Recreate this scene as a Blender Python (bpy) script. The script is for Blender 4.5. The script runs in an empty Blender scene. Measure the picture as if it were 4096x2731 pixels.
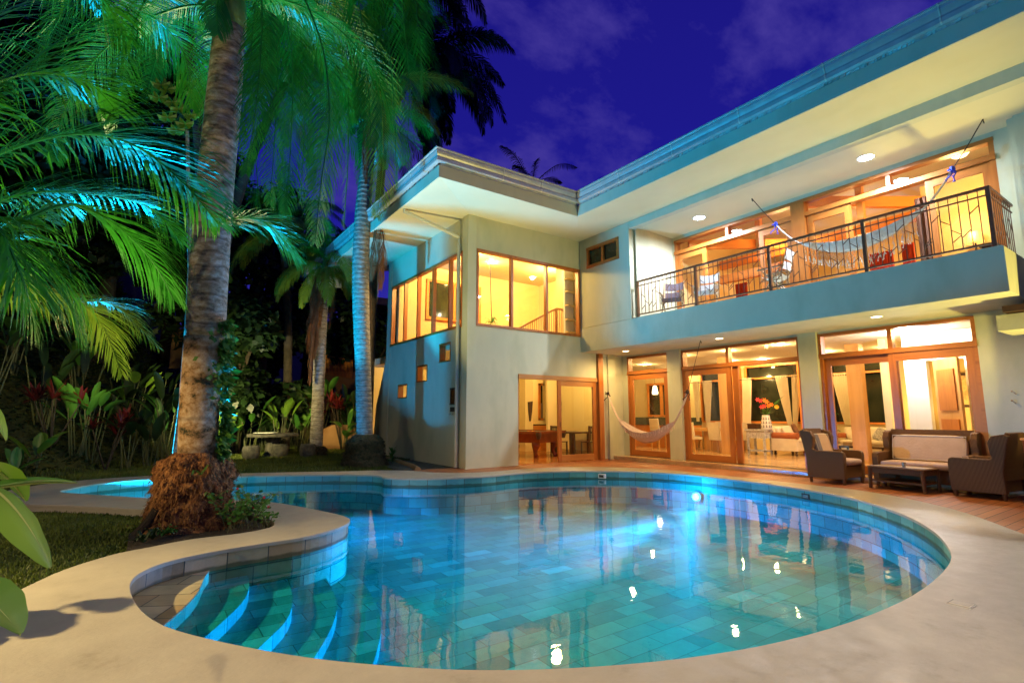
import bpy, bmesh, math, random
from mathutils import Vector, Matrix, noise
from mathutils.geometry import tessellate_polygon
rad = math.radians
random.seed(7)
scene = bpy.context.scene
# ------------------------------------------------------------------ camera
CAMH = 1.35; YAW = rad(34.79); PIT = rad(8.0); FPX = 2089.6
cd = bpy.data.cameras.new('camera'); cam = bpy.data.objects.new('camera', cd)
scene.collection.objects.link(cam)
cam.location = (0, 0, CAMH); cam.rotation_euler = (rad(90) + PIT, 0, -YAW)
cd.sensor_width = 36; cd.lens = 36 * FPX / 4096; cd.clip_start = 0.05; cd.clip_end = 2000
scene.camera = cam
# ------------------------------------------------------------------ render / exposure
scene.view_settings.view_transform = 'Standard'; scene.view_settings.look = 'None'
scene.view_settings.exposure = 0; scene.view_settings.gamma = 1
scene.render.engine = 'CYCLES'
cy = scene.cycles
cy.max_bounces = 7; cy.diffuse_bounces = 3; cy.glossy_bounces = 4; cy.transmission_bounces = 4
cy.transparent_max_bounces = 20; cy.caustics_reflective = False; cy.caustics_refractive = False
cy.sample_clamp_indirect = 4; cy.use_denoising = True
# ------------------------------------------------------------------ world: dusk sky
world = bpy.data.worlds.new('World'); scene.world = world; world.use_nodes = True
nt = world.node_tree; N = nt.nodes; LK = nt.links
for n in list(N): N.remove(n)
wo = N.new('ShaderNodeOutputWorld'); bg = N.new('ShaderNodeBackground')
sky = N.new('ShaderNodeTexSky'); sky.sky_type = 'NISHITA'; sky.sun_disc = False
sky.sun_elevation = rad(-2.5); sky.sun_rotation = rad(250); sky.altitude = 200; sky.ozone_density = 4
tc = N.new('ShaderNodeTexCoord')
def wmix(a, b, fac, mode='MIX'):
    m = N.new('ShaderNodeMix'); m.data_type = 'RGBA'; m.blend_type = mode
    for s, v in ((6, a), (7, b)):
        if isinstance(v, tuple): m.inputs[s].default_value = v
        else: LK.new(v, m.inputs[s])
    if isinstance(fac, (int, float)): m.inputs[0].default_value = fac
    else: LK.new(fac, m.inputs[0])
    return m.outputs[2]
sep = N.new('ShaderNodeSeparateXYZ'); LK.new(tc.outputs['Generated'], sep.inputs[0])
rampz = N.new('ShaderNodeValToRGB'); LK.new(sep.outputs[2], rampz.inputs[0])
e = rampz.color_ramp.elements
e[0].position = 0.0; e[0].color = (0.040, 0.034, 0.36, 1)
e[1].position = 1.0; e[1].color = (0.009, 0.006, 0.15, 1)
m1 = rampz.color_ramp.elements.new(0.35); m1.color = (0.012, 0.010, 0.28, 1)
mp = N.new('ShaderNodeMapping'); LK.new(tc.outputs['Generated'], mp.inputs[0])
mp.inputs['Rotation'].default_value = (0.3, 0.5, 0.4); mp.inputs['Scale'].default_value = (2.2, 5.2, 5.5)
nz = N.new('ShaderNodeTexNoise'); nz.inputs['Scale'].default_value = 1.25; nz.inputs['Detail'].default_value = 7
nz.inputs['Roughness'].default_value = 0.62; LK.new(mp.outputs[0], nz.inputs[0])
cr = N.new('ShaderNodeValToRGB'); LK.new(nz.outputs[0], cr.inputs[0])
cr.color_ramp.elements[0].position = 0.50; cr.color_ramp.elements[0].color = (0, 0, 0, 1)
cr.color_ramp.elements[1].position = 0.82; cr.color_ramp.elements[1].color = (1, 1, 1, 1)
c1 = wmix(rampz.outputs[0], (0.085, 0.058, 0.36, 1), cr.outputs[0])
skys = wmix(c1, sky.outputs[0], 0.02, 'ADD')
LK.new(skys, bg.inputs[0]); bg.inputs[1].default_value = 1.0
LK.new(bg.outputs[0], wo.inputs[0])
# ------------------------------------------------------------------ helpers
C = scene.collection
def at(x, y, ax, val):
    """a point of the photograph (4096 px wide) met with a real plane of the place"""
    f = (math.sin(YAW)*math.cos(PIT), math.cos(YAW)*math.cos(PIT), math.sin(PIT))
    r = (math.cos(YAW), -math.sin(YAW), 0)
    u = (-math.sin(YAW)*math.sin(PIT), -math.cos(YAW)*math.sin(PIT), math.cos(PIT))
    a = (x-2048)/FPX; b = -(y-1365.5)/FPX
    d = [f[i]+a*r[i]+b*u[i] for i in range(3)]; o = (0, 0, CAMH)
    t = (val-o[ax])/d[ax]
    return Vector([o[i]+t*d[i] for i in range(3)])
def RG(x0, y0, s): return lambda a, b, ax, v: at(x0+a/s, y0+b/s, ax, v)
D = RG(0, 0, 2352/4096); ZA = RG(1400, 500, 1.96); K = RG(2700, 1250, 2.24); G = RG(3200, 400, 2.24)
S = RG(2450, 1250, 2.4125); J = RG(3650, 1000, 1.5673); NN = RG(3100, 1400, 2.8517); T = RG(1480, 1300, 2.24)
U = RG(2000, 1400, 3.136); Z8 = RG(900, 900, 1.568); Z6 = RG(0, 1000, 1.568); E4 = RG(2400, 400, 1.387)
W = RG(3300, 1700, 1.96); P6 = RG(2300, 1800, 1.47); Z7 = RG(0, 1800, 1.176); TW = RG(1900, 1000, 3.92)
class MB:
    def __init__(s): s.v = []; s.f = []; s.uv = {}
    def box(s, x0, x1, y0, y1, z0, z1):
        n = len(s.v)
        s.v += [(x, y, z) for z in (z0, z1) for x, y in ((x0, y0), (x1, y0), (x1, y1), (x0, y1))]
        s.f += [(n+3, n+2, n+1, n), (n+4, n+5, n+6, n+7), (n, n+1, n+5, n+4), (n+1, n+2, n+6, n+5), (n+2, n+3, n+7, n+6), (n+3, n, n+4, n+7)]
        return s
    def bar(s, a, b, w, h=None, up=(0, 0, 1)):
        a = Vector(a); b = Vector(b); h = w if h is None else h
        t = (b-a).normalized(); r = t.cross(Vector(up))
        if r.length < 1e-4: r = t.cross(Vector((1, 0, 0)))
        r.normalize(); q = r.cross(t); n = len(s.v)
        for p in (a, b):
            for i, j in ((-1, -1), (1, -1), (1, 1), (-1, 1)): s.v.append(tuple(p+r*(i*w/2)+q*(j*h/2)))
        s.f += [(n, n+1, n+2, n+3), (n+7, n+6, n+5, n+4), (n, n+4, n+5, n+1), (n+1, n+5, n+6, n+2), (n+2, n+6, n+7, n+3), (n+3, n+7, n+4, n)]
        return s
    def tube(s, pts, r, seg=8, cap=True):
        pts = [Vector(p) for p in pts]; m = len(pts)
        rr = r if isinstance(r, (list, tuple)) else [r]*m
        n = len(s.v); ref = Vector((0.123, 0.321, 0.94)); prev = None
        for i, p in enumerate(pts):
            t = (pts[min(i+1, m-1)]-pts[max(i-1, 0)]).normalized()
            if prev is None:
                x = t.cross(ref); x = x.normalized() if x.length > .01 else t.cross(Vector((1, 0, 0))).normalized()
            else:
                x = (prev-t*prev.dot(t)).normalized()
            prev = x; y = t.cross(x)
            for k in range(seg):
                a = 2*math.pi*k/seg
                s.v.append(tuple(p+(x*math.cos(a)+y*math.sin(a))*rr[i]))
        for i in range(m-1):
            for k in range(seg):
                k2 = (k+1) % seg
                s.f.append((n+i*seg+k, n+i*seg+k2, n+(i+1)*seg+k2, n+(i+1)*seg+k))
        if cap:
            s.f.append(tuple(n+k for k in range(seg))[::-1]); s.f.append(tuple(n+(m-1)*seg+k for k in range(seg)))
        return s
    def lathe(s, prof, c=(0, 0, 0), seg=20, cap=True):
        n = len(s.v)
        for r, z in prof:
            for k in range(seg):
                a = 2*math.pi*k/seg; s.v.append((c[0]+r*math.cos(a), c[1]+r*math.sin(a), c[2]+z))
        for i in range(len(prof)-1):
            for k in range(seg):
                k2 = (k+1) % seg; s.f.append((n+i*seg+k, n+i*seg+k2, n+(i+1)*seg+k2, n+(i+1)*seg+k))
        if cap: s.f.append(tuple(n+k for k in range(seg))[::-1]); s.f.append(tuple(n+(len(prof)-1)*seg+k for k in range(seg)))
        return s
    def prism(s, poly, z0, z1):
        poly = [tuple(p) for p in poly]
        ar = sum(poly[i][0]*poly[(i+1) % len(poly)][1]-poly[(i+1) % len(poly)][0]*poly[i][1] for i in range(len(poly)))
        if ar < 0: poly = poly[::-1]
        n = len(s.v); m = len(poly)
        s.v += [(x, y, z0) for x, y in poly]+[(x, y, z1) for x, y in poly]
        for tri in tessellate_polygon([[Vector((x, y, 0)) for x, y in poly]]):
            s.f.append(tuple(n+m+i for i in tri)); s.f.append(tuple(n+i for i in tri)[::-1])
        for i in range(m):
            j = (i+1) % m; s.f.append((n+i, n+j, n+m+j, n+m+i))
        return s
    def extr(s, poly, axis, a, b):
        """polygon in the two other axes, extruded along axis from a to b"""
        n = len(s.v); m = len(poly)
        for w in (a, b):
            for p, q in poly: s.v.append({0: (w, p, q), 1: (p, w, q), 2: (p, q, w)}[axis])
        for tri in tessellate_polygon([[Vector((x, y, 0)) for x, y in poly]]):
            s.f.append(tuple(n+i for i in tri)); s.f.append(tuple(n+m+i for i in tri)[::-1])
        for i in range(m):
            j = (i+1) % m; s.f.append((n+i, n+j, n+m+j, n+m+i))
        return s
    def quad(s, *p):
        n = len(s.v); s.v += [tuple(q) for q in p]; s.f.append(tuple(range(n, n+len(p)))); return s
    def soft(s, x0, x1, y0, y1, z0, z1, r=.04, n=4, puff=.0):
        """rounded, slightly puffed cushion"""
        base = len(s.v); nu = 12; cx, cyy, cz = (x0+x1)/2, (y0+y1)/2, (z0+z1)/2; hx, hy, hz = (x1-x0)/2, (y1-y0)/2, (z1-z0)/2
        def sg(a, e): return math.copysign(abs(a)**e, a)
        seg = 24; ring = 10; e = .28
        for i in range(ring+1):
            ph = -math.pi/2+math.pi*i/ring
            for k in range(seg):
                th = 2*math.pi*k/seg
                c = sg(math.cos(ph), e)
                s.v.append((cx+hx*c*sg(math.cos(th), e), cyy+hy*c*sg(math.sin(th), e), cz+hz*sg(math.sin(ph), .5)))
        for i in range(ring):
            for k in range(seg):
                k2 = (k+1) % seg
                s.f.append((base+i*seg+k, base+i*seg+k2, base+(i+1)*seg+k2, base+(i+1)*seg+k))
        return s
def obj(name, mb, mat, parent=None, label=None, smooth=False, world=True, fixn=False, bevel=0):
    me = bpy.data.meshes.new(name); me.from_pydata([tuple(v) for v in mb.v], [], mb.f); me.update()
    if fixn:
        bm = bmesh.new(); bm.from_mesh(me); bmesh.ops.recalc_face_normals(bm, faces=bm.faces); bm.to_mesh(me); bm.free()
    if smooth:
        me.polygons.foreach_set('use_smooth', [True]*len(me.polygons))
        if smooth != 'all': me.set_sharp_from_angle(angle=rad(50))
    me.materials.append(mat)
    o = bpy.data.objects.new(name, me); C.objects.link(o)
    if bevel:
        b = o.modifiers.new('bevel', 'BEVEL'); b.width = bevel; b.segments = 2; b.limit_method = 'ANGLE'
    if parent:
        o.parent = parent
        if world:
            r = parent
            while r.parent: r = r.parent
            o.matrix_parent_inverse = (Matrix.Translation(r.location)).inverted() if parent == r else Matrix.Identity(4)
    if label: o['label'] = label
    return o
def thing(name, label, cat, loc=(0, 0, 0), rz=0, group=None):
    o = bpy.data.objects.new(name, None); C.objects.link(o); o.empty_display_size = .2
    o.location = loc; o.rotation_euler = (0, 0, rz); o['label'] = label; o['category'] = cat
    if group: o['group'] = group
    return o
def tag(o, label, cat, group=None):
    o['label'] = label; o['category'] = cat
    if group: o['group'] = group
    return o
def struct(o, kind='structure', label=None, cat=None):
    o['kind'] = kind
    if label: o['label'] = label
    if cat: o['category'] = cat
    return o
def copy_tree(o, parent=None):
    c = o.copy(); C.objects.link(c)
    if parent is not None: c.parent = parent; c.matrix_parent_inverse = o.matrix_parent_inverse
    for ch in [x for x in bpy.data.objects if x.parent == o]: copy_tree(ch, c)
    return c
def crom(pts, n=6, closed=True):
    out = []; m = len(pts)
    P = [Vector(p) for p in pts]
    rng = range(m) if closed else range(m-1)
    for i in rng:
        if closed: a, b, c, d = P[i-1], P[i], P[(i+1) % m], P[(i+2) % m]
        else: a, b, c, d = P[max(i-1, 0)], P[i], P[i+1], P[min(i+2, m-1)]
        for k in range(n):
            t = k/n
            out.append(.5*((2*b)+(c-a)*t+(2*a-5*b+4*c-d)*t*t+(3*b-a-3*c+d)*t**3))
    if not closed: out.append(P[-1])
    return out
def inside(x, y, poly):
    r = False; j = len(poly)-1
    for i in range(len(poly)):
        xi, yi = poly[i][0], poly[i][1]; xj, yj = poly[j][0], poly[j][1]
        if (yi > y) != (yj > y) and x < (xj-xi)*(y-yi)/(yj-yi)+xi: r = not r
        j = i
    return r
def pdist(x, y, poly):
    b = 1e9
    for i in range(len(poly)):
        ax, ay = poly[i-1][0], poly[i-1][1]; bx, by = poly[i][0], poly[i][1]
        dx, dy = bx-ax, by-ay; L = dx*dx+dy*dy or 1e-9
        t = max(0, min(1, ((x-ax)*dx+(y-ay)*dy)/L)); b = min(b, (x-ax-t*dx)**2+(y-ay-t*dy)**2)
    return math.sqrt(b)
# ------------------------------------------------------------------ materials
def newmat(name):
    m = bpy.data.materials.new(name); m.use_nodes = True
    nt = m.node_tree; b = nt.nodes['Principled BSDF']; return m, nt, b
def ramp(nt, src, stops):
    r = nt.nodes.new('ShaderNodeValToRGB'); nt.links.new(src, r.inputs[0]); el = r.color_ramp.elements
    el[0].position = stops[0][0]; el[0].color = (*stops[0][1], 1); el[1].position = stops[-1][0]; el[1].color = (*stops[-1][1], 1)
    for p, c in stops[1:-1]:
        q = el.new(p); q.color = (*c, 1)
    return r.outputs[0]
def coord(nt, kind='pos', scale=(1, 1, 1), rot=(0, 0, 0)):
    if kind == 'pos': s = nt.nodes.new('ShaderNodeNewGeometry').outputs['Position']
    elif kind == 'uv': s = nt.nodes.new('ShaderNodeTexCoord').outputs['UV']
    else: s = nt.nodes.new('ShaderNodeTexCoord').outputs['Object']
    m = nt.nodes.new('ShaderNodeMapping'); nt.links.new(s, m.inputs[0])
    m.inputs['Scale'].default_value = scale; m.inputs['Rotation'].default_value = rot
    return m.outputs[0]
def noisen(nt, vec, sc, det=4, rough=.55):
    n = nt.nodes.new('ShaderNodeTexNoise'); n.inputs['Scale'].default_value = sc; n.inputs['Detail'].default_value = det
    n.inputs['Roughness'].default_value = rough; nt.links.new(vec, n.inputs[0]); return n.outputs[0]
def bump(nt, b, h, strength=.3, dist=.01):
    n = nt.nodes.new('ShaderNodeBump'); n.inputs['Strength'].default_value = strength; n.inputs['Distance'].default_value = dist
    nt.links.new(h, n.inputs['Height']); nt.links.new(n.outputs[0], b.inputs['Normal']); return n
def mat_noise(name, c0, c1, scale=3, rough=.8, bs=.2, bsc=40, stretch=(1, 1, 1), kind='pos', metal=0, c2=None, dist=.01, spec=.5):
    m, nt, b = newmat(name)
    v = coord(nt, kind, stretch)
    st = [(.3, c0), (.7, c1)] if c2 is None else [(.28, c0), (.5, c1), (.72, c2)]
    nt.links.new(ramp(nt, noisen(nt, v, scale), st), b.inputs['Base Color'])
    b.inputs['Roughness'].default_value = rough; b.inputs['Metallic'].default_value = metal
    b.inputs['Specular IOR Level'].default_value = spec
    if bs: bump(nt, b, noisen(nt, v, bsc, 3), bs, dist)
    return m
def mat_emit(name, col, st):
    m, nt, b = newmat(name); b.inputs['Base Color'].default_value = (*col, 1)
    b.inputs['Emission Color'].default_value = (*col, 1); b.inputs['Emission Strength'].default_value = st; return m
M = {}
M['stucco'] = mat_noise('stucco', (.45, .46, .31), (.55, .54, .38), 1.6, .85, .35, 70, (1, 1, .45), c2=(.51, .51, .36))
M['soffit'] = mat_noise('soffit_paint', (.60, .56, .36), (.66, .62, .42), .8, .85, .08, 60)
M['ceiling'] = mat_noise('ceiling_paint', (.66, .58, .42), (.70, .63, .47), .8, .8, .05, 60)
M['cream'] = mat_noise('cream_wall', (.72, .56, .26), (.76, .61, .31), .8, .8, .05, 60)
M['white'] = mat_noise('white_wall', (.78, .78, .74), (.82, .82, .78), .8, .7, .05, 60)
M['wood_v'] = mat_noise('teak_upright', (.27, .075, .011), (.43, .14, .022), 7, .38, .12, 30, (1, 1, .09), c2=(.34, .10, .016))
M['wood_h'] = mat_noise('teak_rail', (.27, .075, .011), (.43, .14, .022), 7, .38, .12, 30, (1, .09, 1), c2=(.34, .10, .016))
M['wood_x'] = mat_noise('teak_cross', (.36, .13, .03), (.50, .22, .06), 7, .38, .12, 30, (.09, 1, 1))
M['pale_wood'] = mat_noise('pale_timber', (.48, .22, .05), (.64, .34, .10), 5, .42, .1, 30, (1, 1, .08))
M['beam'] = mat_noise('red_timber', (.62, .20, .03), (.75, .28, .05), 4, .45, .08, 30, (.3, .3, 1))
M['dark_wood'] = mat_noise('dark_timber', (.035, .015, .008), (.07, .03, .015), 8, .3, .1, 40, (1, 1, .2))
M['mahogany'] = mat_noise('mahogany', (.16, .028, .008), (.24, .05, .014), 6, .18, .05, 40)
M['iron'] = mat_noise('brown_iron', (.13, .045, .02), (.20, .075, .035), 20, .38, .05, 60, spec=.6)
M['black'] = mat_noise('black_metal', (.012, .012, .012), (.03, .028, .026), 20, .4, .05, 60)
M['gutter'] = mat_noise('gutter_metal', (.50, .50, .46), (.62, .62, .58), 5, .26, .06, 12, metal=.35)
M['roof'] = mat_noise('roof_sheet', (.14, .14, .13), (.2, .2, .19), 3, .5, .1, 20)
M['downpipe'] = mat_noise('painted_pipe', (.52, .52, .42), (.58, .58, .47), 5, .4, .03, 20)
M['steel'] = mat_noise('steel', (.35, .35, .36), (.5, .5, .5), 5, .25, .03, 20, metal=.9)
M['cream_fabric'] = mat_noise('cream_fabric', (.68, .58, .42), (.76, .66, .50), 6, .9, .3, 160, kind='obj')
M['tan_fabric'] = mat_noise('tan_cushion', (.56, .35, .18), (.62, .40, .22), 5, .9, .3, 25, kind='obj', dist=.02)
M['rust_fabric'] = mat_noise('rust_fabric', (.30, .08, .025), (.38, .11, .035), 6, .85, .3, 120, kind='obj')
M['brown_fabric'] = mat_noise('brown_fabric', (.12, .05, .025), (.18, .08, .04), 6, .85, .3, 120, kind='obj')
M['seat_fabric'] = mat_noise('mauve_cushion', (.46, .30, .22), (.54, .36, .27), 5, .9, .3, 25, kind='obj', dist=.02)
M['grey_fabric'] = mat_noise('grey_cushion', (.13, .11, .12), (.18, .15, .16), 6, .9, .2, 60, kind='obj')
M['curtain'] = mat_noise('curtain_cloth', (.74, .62, .40), (.80, .69, .47), 3, .9, .2, 80)
M['red_curtain'] = mat_noise('red_cloth', (.42, .03, .01), (.55, .06, .015), 4, .9, .2, 60)
M['rope'] = mat_noise('cotton_rope', (.68, .66, .62), (.80, .78, .74), 20, .9, .5, 120)
M['pink_rope'] = mat_noise('pink_cotton', (.66, .50, .40), (.78, .62, .50), 30, .9, .6, 140)
M['blue_cord'] = mat_noise('blue_cord', (.01, .03, .45), (.02, .06, .7), 20, .7, .3, 90)
M['dark_cord'] = mat_noise('dark_cord', (.03, .015, .01), (.05, .03, .02), 20, .8, .3, 90)
M['carved'] = mat_noise('whitewashed_carving', (.16, .15, .15), (.72, .72, .72), 34, .7, .8, 40, kind='obj', dist=.02)
M['vasewhite'] = mat_noise('white_ceramic', (.75, .74, .72), (.82, .81, .79), 3, .3, 0)
M['canvas'] = mat_noise('canvas_sling', (.62, .62, .64), (.74, .74, .75), 5, .9, .2, 90, kind='obj')
M['canvas_dark'] = mat_noise('mauve_canvas', (.13, .09, .11), (.19, .14, .16), 5, .9, .2, 90, kind='obj')
M['bamboo'] = mat_noise('cane_frame', (.35, .24, .13), (.48, .34, .19), 9, .4, .2, 60, kind='obj')
M['felt'] = mat_noise('green_felt', (.02, .16, .09), (.03, .2, .11), 30, .95, .1, 200)
M['granite'] = mat_noise('dark_granite', (.02, .025, .02), (.06, .07, .05), 60, .15, 0)
M['soil'] = mat_noise('soil', (.018, .012, .007), (.045, .03, .017), 6, .95, .8, 25, dist=.05)
M['rendered'] = mat_noise('ochre_render', (.26, .15, .06), (.34, .2, .09), 2, .9, .3, 50)
M['stonebench'] = mat_noise('weathered_stone', (.035, .035, .03), (.13, .12, .10), 7, .9, .6, 30, dist=.03)
M['shade'] = mat_emit('lamp_shade', (1.0, .62, .16), 1.5)
M['led'] = mat_emit('cool_led', (.72, .82, 1.0), 40)
M['warmled'] = mat_emit('warm_led', (1.0, .78, .42), 14)
M['pendantglow'] = mat_emit('pendant_glass', (1.0, .80, .45), 5)
M['poolglow'] = mat_emit('pool_lens', (.25, .75, 1.0), 22)
# glass
def schlick(nt, f0):
    lw = nt.nodes.new('ShaderNodeLayerWeight'); lw.inputs[0].default_value = .5
    p = nt.nodes.new('ShaderNodeMath'); p.operation = 'POWER'; nt.links.new(lw.outputs['Facing'], p.inputs[0]); p.inputs[1].default_value = 5
    a = nt.nodes.new('ShaderNodeMath'); a.operation = 'MULTIPLY_ADD'; nt.links.new(p.outputs[0], a.inputs[0]); a.inputs[1].default_value = 1-f0; a.inputs[2].default_value = f0
    a['lw'] = lw.name
    return a
m, nt, b = newmat('window_glass'); nt.nodes.remove(b)
fr = schlick(nt, .05)
tr = nt.nodes.new('ShaderNodeBsdfTransparent'); tr.inputs[0].default_value = (.95, .96, .94, 1)
gl = nt.nodes.new('ShaderNodeBsdfGlossy'); gl.inputs['Roughness'].default_value = .02
mx = nt.nodes.new('ShaderNodeMixShader'); nt.links.new(fr.outputs[0], mx.inputs[0]); nt.links.new(tr.outputs[0], mx.inputs[1]); nt.links.new(gl.outputs[0], mx.inputs[2])
nt.links.new(mx.outputs[0], nt.nodes['Material Output'].inputs[0]); M['glass'] = m
# dark glass (unlit rooms/night behind)
M['nightglass'] = mat_noise('night_pane', (.01, .012, .008), (.03, .035, .02), 2, .06, 0)
# water
m, nt, b = newmat('pool_water'); nt.nodes.remove(b)
fr = schlick(nt, .062)
tr = nt.nodes.new('ShaderNodeBsdfTransparent'); tr.inputs[0].default_value = (.22, .86, .93, 1)
gl = nt.nodes.new('ShaderNodeBsdfGlossy'); gl.inputs['Roughness'].default_value = .015
v = coord(nt, 'pos', (1, 1, 1))
nn = noisen(nt, v, 3.2, 3, .5)
bp = nt.nodes.new('ShaderNodeBump'); bp.inputs['Strength'].default_value = .05; bp.inputs['Distance'].default_value = .045; nt.links.new(nn, bp.inputs['Height'])
for x in (nt.nodes[fr['lw']], gl): nt.links.new(bp.outputs[0], x.inputs['Normal'])
mx = nt.nodes.new('ShaderNodeMixShader'); nt.links.new(fr.outputs[0], mx.inputs[0]); nt.links.new(tr.outputs[0], mx.inputs[1]); nt.links.new(gl.outputs[0], mx.inputs[2])
nt.links.new(mx.outputs[0], nt.nodes['Material Output'].inputs[0]); M['water'] = m
# stone tiles
def tiles(name, kind, bw, bh, cols, rough=.5, rot=0, mortar=(.05, .06, .05), ms=.006, off=.5):
    m, nt, b = newmat(name); v = coord(nt, kind, (1, 1, 1), (0, 0, rot))
    br = nt.nodes.new('ShaderNodeTexBrick'); nt.links.new(v, br.inputs[0])
    br.inputs['Scale'].default_value = 1; br.inputs['Brick Width'].default_value = bw; br.inputs['Row Height'].default_value = bh
    br.inputs['Mortar Size'].default_value = ms; br.inputs['Color1'].default_value = (0, 0, 0, 1); br.inputs['Color2'].default_value = (1, 1, 1, 1)
    br.inputs['Mortar'].default_value = (0.5, .5, .5, 1); br.offset = off
    col = ramp(nt, br.outputs[0], cols)
    mxx = nt.nodes.new('ShaderNodeMix'); mxx.data_type = 'RGBA'; mxx.blend_type = 'MULTIPLY'; mxx.inputs[0].default_value = .7
    nt.links.new(col, mxx.inputs[6]); nt.links.new(ramp(nt, noisen(nt, v, 4, 8, .7), [(.25, (.45, .48, .45)), (.45, (.85, .85, .85)), (.7, (1.15, 1.12, 1.08))]), mxx.inputs[7])
    if kind == 'uv':
        sp = nt.nodes.new('ShaderNodeSeparateXYZ'); nt.links.new(nt.nodes.new('ShaderNodeNewGeometry').outputs['Position'], sp.inputs[0])
        md = nt.nodes.new('ShaderNodeMath'); md.operation = 'MULTIPLY_ADD'; nt.links.new(noisen(nt, v, 5, 4), md.inputs[0]); md.inputs[1].default_value = .05; nt.links.new(sp.outputs[2], md.inputs[2])
        ma = nt.nodes.new('ShaderNodeMath'); ma.operation = 'ADD'; nt.links.new(md.outputs[0], ma.inputs[0]); ma.inputs[1].default_value = 1.0
        st = nt.nodes.new('ShaderNodeMix'); st.data_type = 'RGBA'; st.blend_type = 'MULTIPLY'; st.inputs[0].default_value = 1
        nt.links.new(mxx.outputs[2], st.inputs[6]); nt.links.new(ramp(nt, ma.outputs[0], [(.80, (1, 1, 1)), (.83, (.30, .34, .25)), (.865, (.30, .34, .25)), (.885, (1, 1, 1))]), st.inputs[7]); mxx = st
    m2 = nt.nodes.new('ShaderNodeMix'); m2.data_type = 'RGBA'; nt.links.new(br.outputs['Fac'], m2.inputs[0]); nt.links.new(mxx.outputs[2], m2.inputs[6]); m2.inputs[7].default_value = (*mortar, 1)
    nt.links.new(m2.outputs[2], b.inputs['Base Color']); b.inputs['Roughness'].default_value = rough
    bump(nt, b, noisen(nt, v, 9, 5, .6), .25, .02)
    return m
stone = [(0, (.05, .24, .24)), (.3, (.08, .33, .34)), (.6, (.12, .42, .45)), (.85, (.12, .36, .28)), (1, (.22, .58, .62))]
sand = [(0, (.30, .22, .12)), (.35, (.42, .30, .17)), (.6, (.38, .34, .22)), (1, (.62, .50, .34))]
M['pool_floor'] = tiles('pool_floor_tiles', 'pos', .46, .23, stone, .5, mortar=(.05, .12, .12), ms=.005)
M['pool_wall'] = tiles('pool_wall_tiles', 'uv', .40, .20, stone, .5, off=.35)
M['sand_wall'] = tiles('sandstone_wall', 'uv', .40, .20, sand, .5, off=.35)
M['pool_sand'] = tiles('sandstone_tiles', 'pos', .50, .28, sand, .45, rot=.5)
M['floor_wood'] = tiles('polished_floor', 'pos', .30, .9, [(0, (.46, .27, .12)), (.5, (.58, .36, .17)), (1, (.66, .44, .22))], .16, mortar=(.25, .14, .06), ms=.003)
M['floor_red'] = tiles('red_timber_floor', 'pos', .14, 1.2, [(0, (.42, .14, .03)), (.5, (.52, .2, .05)), (1, (.60, .27, .08))], .14, mortar=(.12, .04, .01), ms=.003)
# deck boards along x
m, nt, b = newmat('deck_boards'); v = coord(nt, 'pos')
br = nt.nodes.new('ShaderNodeTexBrick'); nt.links.new(v, br.inputs[0]); br.inputs['Scale'].default_value = 1
br.inputs['Brick Width'].default_value = 3.0; br.inputs['Row Height'].default_value = .145; br.inputs['Mortar Size'].default_value = .006
br.inputs['Color1'].default_value = (.34, .10, .03, 1); br.inputs['Color2'].default_value = (.46, .16, .05, 1); br.inputs['Mortar'].default_value = (.015, .006, .003, 1)
mxx = nt.nodes.new('ShaderNodeMix'); mxx.data_type = 'RGBA'; mxx.blend_type = 'MULTIPLY'; mxx.inputs[0].default_value = .6
nt.links.new(br.outputs[0], mxx.inputs[6]); nt.links.new(ramp(nt, noisen(nt, coord(nt, 'pos', (.25, 3, 1)), 6), [(.3, (.7, .68, .66)), (.7, (1.1, 1.08, 1.05))]), mxx.inputs[7])
nt.links.new(mxx.outputs[2], b.inputs['Base Color']); b.inputs['Roughness'].default_value = .42
iv = nt.nodes.new('ShaderNodeMath'); iv.operation = 'SUBTRACT'; iv.inputs[0].default_value = 1; nt.links.new(br.outputs['Fac'], iv.inputs[1]); bump(nt, b, iv.outputs[0], .6, .01)
M['deck'] = m
# coping: trowelled concrete, wet to the right
m, nt, b = newmat('coping_concrete'); v = coord(nt, 'pos')
nt.links.new(ramp(nt, noisen(nt, v, 2.2, 10, .72), [(.28, (.31, .27, .20)), (.42, (.41, .36, .28)), (.6, (.45, .40, .31)), (.78, (.50, .45, .36))]), b.inputs['Base Color'])
gx = nt.nodes.new('ShaderNodeSeparateXYZ'); nt.links.new(nt.nodes.new('ShaderNodeNewGeometry').outputs['Position'], gx.inputs[0])
ad = nt.nodes.new('ShaderNodeMath'); ad.operation = 'MULTIPLY_ADD'; nt.links.new(gx.outputs[0], ad.inputs[0]); ad.inputs[1].default_value = .055
nt.links.new(noisen(nt, v, 5, 6, .7), ad.inputs[2])
nt.links.new(ramp(nt, ad.outputs[0], [(.55, (.66,)*3), (.99, (.30,)*3)]), b.inputs['Roughness'])
ms = nt.nodes.new('ShaderNodeTexVoronoi'); 
hsum = nt.nodes.new('ShaderNodeMath'); hsum.operation = 'ADD'; nt.links.new(noisen(nt, coord(nt, 'pos', (1, 2.2, 1), (0, 0, .5)), 26, 4, .6), hsum.inputs[0]); nt.links.new(noisen(nt, v, 5, 4), hsum.inputs[1])
bump(nt, b, hsum.outputs[0], .22, .015); M['coping'] = m
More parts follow.
